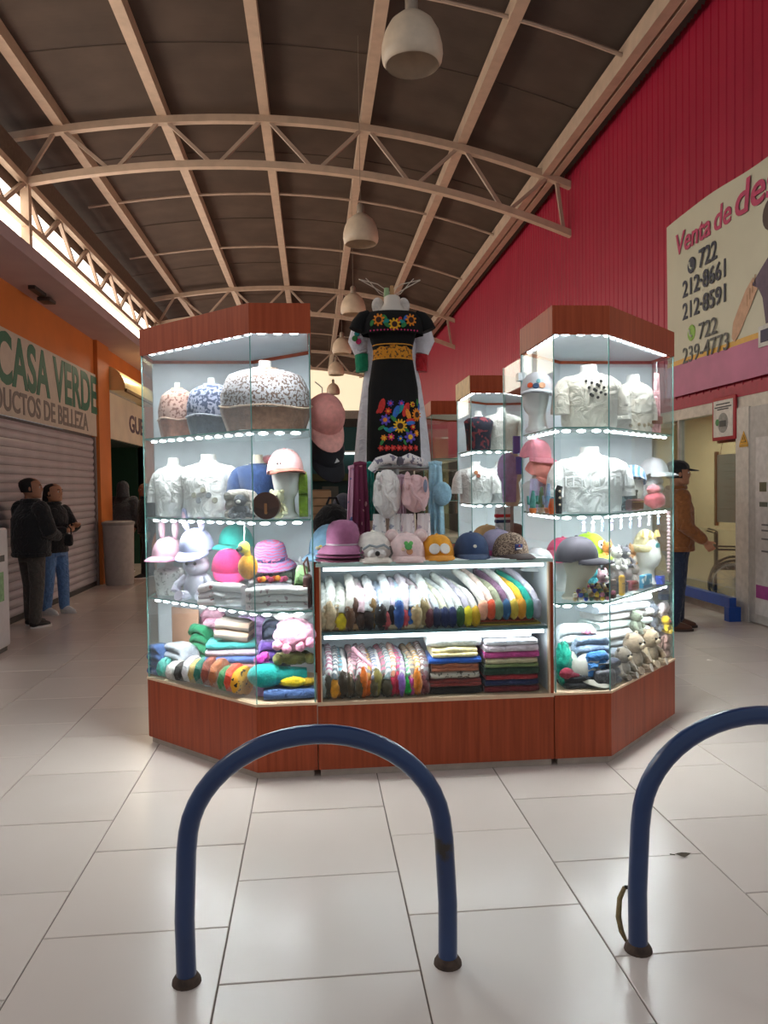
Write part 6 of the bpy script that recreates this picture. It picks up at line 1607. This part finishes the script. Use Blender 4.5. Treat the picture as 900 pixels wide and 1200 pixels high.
# couple by the roller shutter
person('person in black puffy jacket and dark grey trousers, back to camera by shutter', (-3.22, 9.12, 0), radians(140), 1.70, '#9a6a50', cloth('#15171b'), cloth('#4b4743'), mat('#17171a', .5), hair=mat('#0e0c0b', .8), hat=None, hood=False,
       arms=(((-.17, -.03, .64), (-.10, -.14, .60), (.6, -.6, .1), (.3, .8, 0), .7), ((.17, -.03, .64), (.10, -.15, .62), (-.6, -.6, .1), (-.3, .8, 0), .7)), stride=.02, bulk=1.25, head_turn=radians(-35))
pw_ = person('woman in black jacket and light blue jeans with arms folded, leaning by shutter', (-3.27, 10.05, 0), radians(62), 1.64, '#b98464', cloth('#1a1b20'), cloth('#5f83b4'), mat('#dcdad8', .5), hair=mat('#120e0c', .8), female=True,
       arms=(((-.165, -.05, .65), (-.03, -.17, .645), (.9, -.15, .25), (0, 1, .1), .8), ((.165, -.05, .65), (.05, -.19, .68), (-.6, -.7, .4), (0, .3, -1), .5)), stride=.03, bulk=1.0, head_turn=radians(12))
hbg = thing('shoulder_bag', 'small black bag hanging from the forearm of the woman by shutter', 'bag', (-3.03, 9.86, .88))
MB().rbox(0, 0, .06, .10, .08, .15, .03).build('body', cloth('#121215'), hbg)
MB().tube([(-.03, 0, .12), (-.05, .03, .2), (-.03, .03, .26), (.03, 0, .2), (.03, 0, .12)], .008, 8).build('strap', cloth('#121215'), hbg)
# figures by the green shop
person('figure in dark grey hooded coat standing behind the litter bin', (px(145, 14.9, 1.0), 14.9, 0), radians(165), 1.70, '#7d5a48', cloth('#3a3b42'), cloth('#26282d'), mat('#1a1a1c', .5), hood=True,
       arms=(HANG_L and ((-.165, .02, .63), (-.15, -.05, .50), (0, -.25, -1), (1, 0, 0), .5), HANG_L), stride=.02, bulk=1.2, vox=.012)
person('figure in black clothes half hidden behind outer edge of left case', (px(172, 13.9, 1.0), 13.9, 0), radians(-60), 1.66, '#8a604a', cloth('#131416'), cloth('#17181b'), mat('#1a1a1c', .5), hair=mat('#100d0b', .8),
       arms=(((-.165, .02, .63), (-.13, -.09, .52), (0, -.6, -.8), (1, 0, 0), .5), HANG_L), stride=.06, bulk=1.05, vox=.012)

# ================================================================== right hand shop: rail, wheelchair, shelf, posters
br = thing('blue_rail', 'low blue steel barrier rail along foot of the shop glass', 'rail', (4.60, 8.1, 0))
BR = mat('#1f4fa6', .4, .1)
MB().box(-.04, .04, 0, 3.4, .15, .265).build('beam', BR, br, False)
for y in (.04, 1.7, 3.3): MB().box(-.05, .09, y - .05, y + .05, 0, .16).build('foot', BR, br, False)
wc = thing('wheelchair', 'black wheelchair displayed behind the shop glass', 'wheelchair', (5.22, 9.15, 0), radians(60))
BKM = mat('#1c1c1e', .4, metal=.4)
for s in (-1, 1):
    w_ = MB().tube([(s * .28, .29 * cos(2 * pi * j / 28), .30 + .29 * sin(2 * pi * j / 28)) for j in range(29)], .016, 8).build('wheel', BKM, wc)
    MB().tube([(s * .31, .25 * cos(2 * pi * j / 28), .30 + .25 * sin(2 * pi * j / 28)) for j in range(29)], .009, 6).build('hand_rim', mat('#b9bcc0', .3, metal=.9), w_)
    for q in range(8):
        a = pi * q / 8; MB().tube([(s * .28, .28 * cos(a), .30 + .28 * sin(a)), (s * .28, -.28 * cos(a), .30 - .28 * sin(a))], .003, 5).build('spoke', mat('#b9bcc0', .3, metal=.9), w_)
    MB().tube([(s * .25, -.34 + .08 * cos(2 * pi * j / 16), .09 + .08 * sin(2 * pi * j / 16)) for j in range(17)], .014, 8).build('caster', BKM, wc)
    MB().tube([(s * .24, .22, .12), (s * .24, .22, .92), (s * .24, .32, .95)], .013, 8).build('back_post', BKM, wc)
    MB().tube([(s * .25, .2, .72), (s * .25, -.18, .72), (s * .25, -.2, .48), (s * .22, -.42, .15)], .013, 8).build('arm_rail', BKM, wc)
    MB().box(s * .22 - .07, s * .22 + .07, -.52, -.38, .13, .15).build('foot_plate', BKM, wc, False)
MB().rbox(0, 0, .49, .46, .42, .05, .02).build('seat', mat('#161618', .7), wc)
MB().rbox(0, .21, .72, .46, .03, .40, .015).build('backrest', mat('#161618', .7), wc)
dk_ = thing('shop_counter', 'glass topped counter with white boxes inside right hand shop', 'counter', (6.35, 9.2, 0))
MB().box(-.35, .35, -.7, .65, 0, .85).build('body', mat('#6e2a44', .6, .1), dk_, False)
MB().box(-.36, .36, -.72, .67, .85, 1.0).build('blue_panel', mat('#2a5f93', .5, .1), dk_, False)
MB().box(-.38, .38, -.74, .69, 1.0, 1.03).build('counter_top', mat('#c9c4ba', .4), dk_, False)
for i in range(4):
    b_ = thing('white_box', 'small white carton, ' + ORD[i] + ' from the entrance on the shop counter', 'box', (6.2, 8.75 + .24 * i, 1.031), group='cartons on the shop counter')
    MB().rbox(0, 0, .05, .18, .17, .10, .008).build('carton', mat('#d9d6cf', .6, .05), b_)
    MB().box(-.092, .092, -.03, .03, .097, .102).build('tape', mat('#c3b48e', .5), b_, False)
sh_ = thing('wall_shelf_unit', 'white shelf unit with coloured goods at back of right hand shop', 'shelf', (7.45, 9.0, 0))
MB().box(.2, .24, -1.2, .8, 0, 2.2).build('back_board', mat('#c9c2b4', .6), sh_, False)
for z_ in (.5, .95, 1.4, 1.85): MB().box(-.1, .2, -1.2, .8, z_, z_ + .03).build('shelf_board', mat('#d6d0c6', .5), sh_, False)
for r_, z_ in enumerate((.98, 1.43)):
    for i in range(9):
        hx, nm = [('#2f6fae', 'blue'), ('#c8452f', 'red'), ('#e2e0da', 'white'), ('#3c7f57', 'green'), ('#d98f2e', 'orange')][(i * 2 + r_) % 5]
        j_ = thing('product_box', nm + ' product box, ' + ORD[i] + ' on the ' + ('lower', 'upper')[r_] + ' stocked shelf of right hand shop', 'box', (7.44, 7.95 + .2 * i, z_ + .0), group='boxes on shop shelves')
        MB().rbox(0, 0, .11 + .03 * (i % 3), .12, .14, .22 + .06 * (i % 3), .006).build('carton', mat(hx, .5, .1), j_)
        MB().box(-.064, -.061, -.05, .05, .08, .15).build('label_panel', mat('#e8e4da', .5), j_, False)
wbz = thing('notice_board', 'white notice sheet board hung behind the shop glass', 'board', (4.95, 8.80, 1.06))
MB().box(-.01, .012, -.26, .26, 0, .82).build('sheet', mat('#f1efea', .5, .03), wbz, False)
MB().box(-.02, .02, .27, .31, -.05, .86).build('wood_strip', mat('#7a4a30', .5), wbz, False)
for i in range(7): MB().box(-.013, -.009, -.20, .16 - .1 * ((i * 7) % 3) / 2, .70 - .09 * i, .704 - .09 * i).build('print_line', mat('#b4b1ae', .6), wbz, False)
MB().tube([(0, -.2, .82), (0, 0, 1.44), (0, .2, .82)], .004, 5).build('hanging_cord', mat('#444444', .5), wbz)
mr_ = thing('maroon_valance', 'maroon valance strip hung inside top of shop window', 'valance', (4.95, 8.33, 2.02))
MB().box(0, .02, 0, .75, 0, .40).build('cloth', mat('#6f2430', .7, .1), mr_, False)
MB().box(-.005, .025, 0, .75, .40, .475).build('rail', mat('#8a8580', .5), mr_, False)
po = thing('framed_poster', 'red-framed white poster with grey vehicle picture above the shop window', 'poster', (XR - .035, 8.52, 2.04))
MB().rbox(0, 0, .24, .03, .50, .50, .012).build('frame', mat('#a8252f', .5), po)
MB().box(-.019, -.015, -.21, .21, .03, .45).build('sheet', mat('#d6d3cd', .5), po, False)
rr_ = (pi / 2, 0, -pi / 2)
MB().disc((-.019, .0, .19), .115, (-1, 0, 0), 24, .003).build('picture_disc', mat('#8f908c', .6, .25, 20), po, False)
MB().rbox(-.024, .0, .18, .004, .14, .07, .02).build('vehicle_picture', mat('#4e524f', .6), po)
MB().disc((-.022, .12, .20), .04, (-1, 0, 0), 14, .003).build('green_dot', mat('#4a8a55', .6), po, False)
for i, (z_, w_) in enumerate(((.40, .30), (.365, .36), (.34, .24))): MB().box(-.022, -.018, -w_ / 2, w_ / 2, z_, z_ + .014).build('print_line', mat('#4b4b4d', .6), po, False)
wn = thing('warning_sign', 'small yellow triangular warning sign on the white pillar', 'sign', (XR - .034, 8.03 + .09, 1.93))
MB().box(-.004, .0, -.085, .085, .0, .03).build('caption_strip', mat('#c9982a', .5), wn, False)
MB().loft([[(x_, -.085, .032), (x_, .085, .032), (x_, 0, .175)] for x_ in (-.004, 0)]).build('triangle', mat('#d9a21f', .5), wn, False)
MB().loft([[(x_, -.052, .052), (x_, .052, .052), (x_, 0, .140)] for x_ in (-.006, -.004)]).build('inner_triangle', mat('#2a2417', .5), wn, False)
MB().loft([[(x_, -.040, .058), (x_, .040, .058), (x_, 0, .126)] for x_ in (-.008, -.006)]).build('yellow_field', mat('#d9a21f', .5), wn, False)
MB().box(-.010, -.008, -.005, .005, .075, .105).build('exclamation_bar', mat('#2a2417', .5), wn, False)
pn_ = struct('door_2', (XR - .02, 7.0, 0))
MB().box(0, .1, 0, 1.03, .02, 2.36).build('body', mat('#b9b6b3', .5), pn_, False)
MB().box(-.02, 0, 0.0, .88, .12, 2.02).build('sheet', mat('#cfcccb', .5), pn_, False)
MB().box(-.026, -.02, .0, .86, .30, .44).build('magenta_patch', mat('#a03c8c', .5), pn_, False)
MB().box(-.026, -.02, .68, .80, 1.44, 1.54).build('print_mark', mat('#5f5b45', .6), pn_, False)
MB().box(-.026, -.02, .66, .80, 1.28, 1.33).build('print_mark', mat('#5c6258', .6), pn_, False)
for z_ in (1.08, 1.02, .93, .80): MB().box(-.026, -.02, .55, .76, z_, z_ + .018).build('print_line', mat('#6f6d70', .6), pn_, False)
# the banner
bnz = thing('banner', 'big cream and pink vinyl banner with phone numbers on the crimson wall', 'banner', (XR - .05, 9.90, 2.66))
LB = 5.2
mb = MB(); rings = []
for i in range(31):
    y = -LB * i / 30; row = []
    for zz in np.linspace(.44, 2.25, 9):
        row.append((-.012 + .006 * sin(i * .9 + zz * 2), y, zz + (.03 * sin(i * .35) if zz > 2.2 else 0)))
    rings.append(row + [(p[0] + .006, p[1], p[2]) for p in reversed(row)])
mb.loft(rings).build('vinyl_sheet', mat('#c8c6b0', .45, .05, 1.5), bnz)
def band(z0, z1, m, nm):
    rings = []
    for i in range(31):
        y = -LB * i / 30; row = [(-.014 + .006 * sin(i * .9 + zz * 2), y, zz) for zz in np.linspace(z0, z1, 4)]
        rings.append(row + [(p[0] + .008, p[1], p[2]) for p in reversed(row)])
    MB().loft(rings).build(nm, m, bnz)
band(0, .40, mat('#b55f88', .45, .15, 2), 'pink_band'); band(.40, .46, mat('#d9a63a', .45, .05), 'yellow_band')
NAV = mat('#232a3f', .5); PNK = mat('#b83a63', .5)
BX = -.024
text('Venta', .37, PNK, bnz, (BX, -.27, 1.80), rr_, bold=.006, shear=.12, fit=.87)
text('de', .38, PNK, bnz, (BX, -1.22, 1.80), rr_, bold=.006, shear=.12, fit=.37)
text('des', .50, PNK, bnz, (BX, -1.67, 1.80), rr_, bold=.008, shear=.12, fit=.80)
text('722', .31, NAV, bnz, (BX, -.86, 1.48), rr_, bold=.004, fit=.42)
text('212\u00b78661', .29, NAV, bnz, (BX, -.45, 1.22), rr_, bold=.004, fit=1.02)
text('212\u00b78591', .29, NAV, bnz, (BX, -.45, .94), rr_, bold=.004, fit=1.02)
text('722', .28, mat('#3d4042', .5), bnz, (BX, -.86, .62), rr_, bold=.001, fit=.42)
text('239-4773', .28, mat('#4f524f', .5), bnz, (BX, -.45, .39), rr_, bold=.001, fit=1.08)
for z_, hx in ((1.57, '#232a3f'), (.74, '#7fae3a')):
    ic = MB().disc((BX + .004, -.67, z_), .10, (-1, 0, 0), 20, .004).build('phone_icon', mat(hx, .5), bnz, False)
    MB().tube([(BX - .004, -.63, z_ + .045), (BX - .004, -.645, z_ - .02), (BX - .004, -.70, z_ - .05)], [.016, .010, .016], 8).build('handset', mat('#d5d5c4', .5), ic)
# printed figure: forearm with watch and plum shirt sleeve
prt = MB().loft([[(BX + .002 * k_, -1.60 - y, z_) for y, z_ in ((0, .50), (.06, .44), (.16, .52), (.34, .72), (.50, .92), (.42, 1.06), (.28, .96), (.14, .80), (.03, .66))] for k_ in (0, 1)]).build('printed_forearm', mat('#c9a184', .6), bnz, False)
for q in range(4): MB().box(BX - .003, BX, -1.92 - .05 * q, -1.905 - .05 * q, .78 + .06 * q, .90 + .06 * q).build('printed_bracelet', mat('#b08a6a', .6), bnz, False)
MB().loft([[(BX - .003 + .002 * k_, -1.60 - y, z_) for y, z_ in ((.40, .98), (.56, 1.10), (.74, 1.22), (1.1, 1.30), (1.1, .52), (.66, .52), (.60, .80), (.52, .92))] for k_ in (0, 1)]).build('printed_shirt', mat('#5d4d60', .6), bnz, False)
MB().disc((BX, -2.36, 1.62), .17, (-1, 0, 0), 20, .003).build('printed_head', mat('#4a3a34', .6), bnz, False)
MB().rbox(BX - .004, -2.44, .40, .006, .62, .22, .06).build('logo_plate', mat('#d6d6d2', .5), bnz)
MB().rbox(BX - .010, -2.42, .40, .008, .48, .13, .03).build('logo_block', mat('#27294e', .5), bnz)
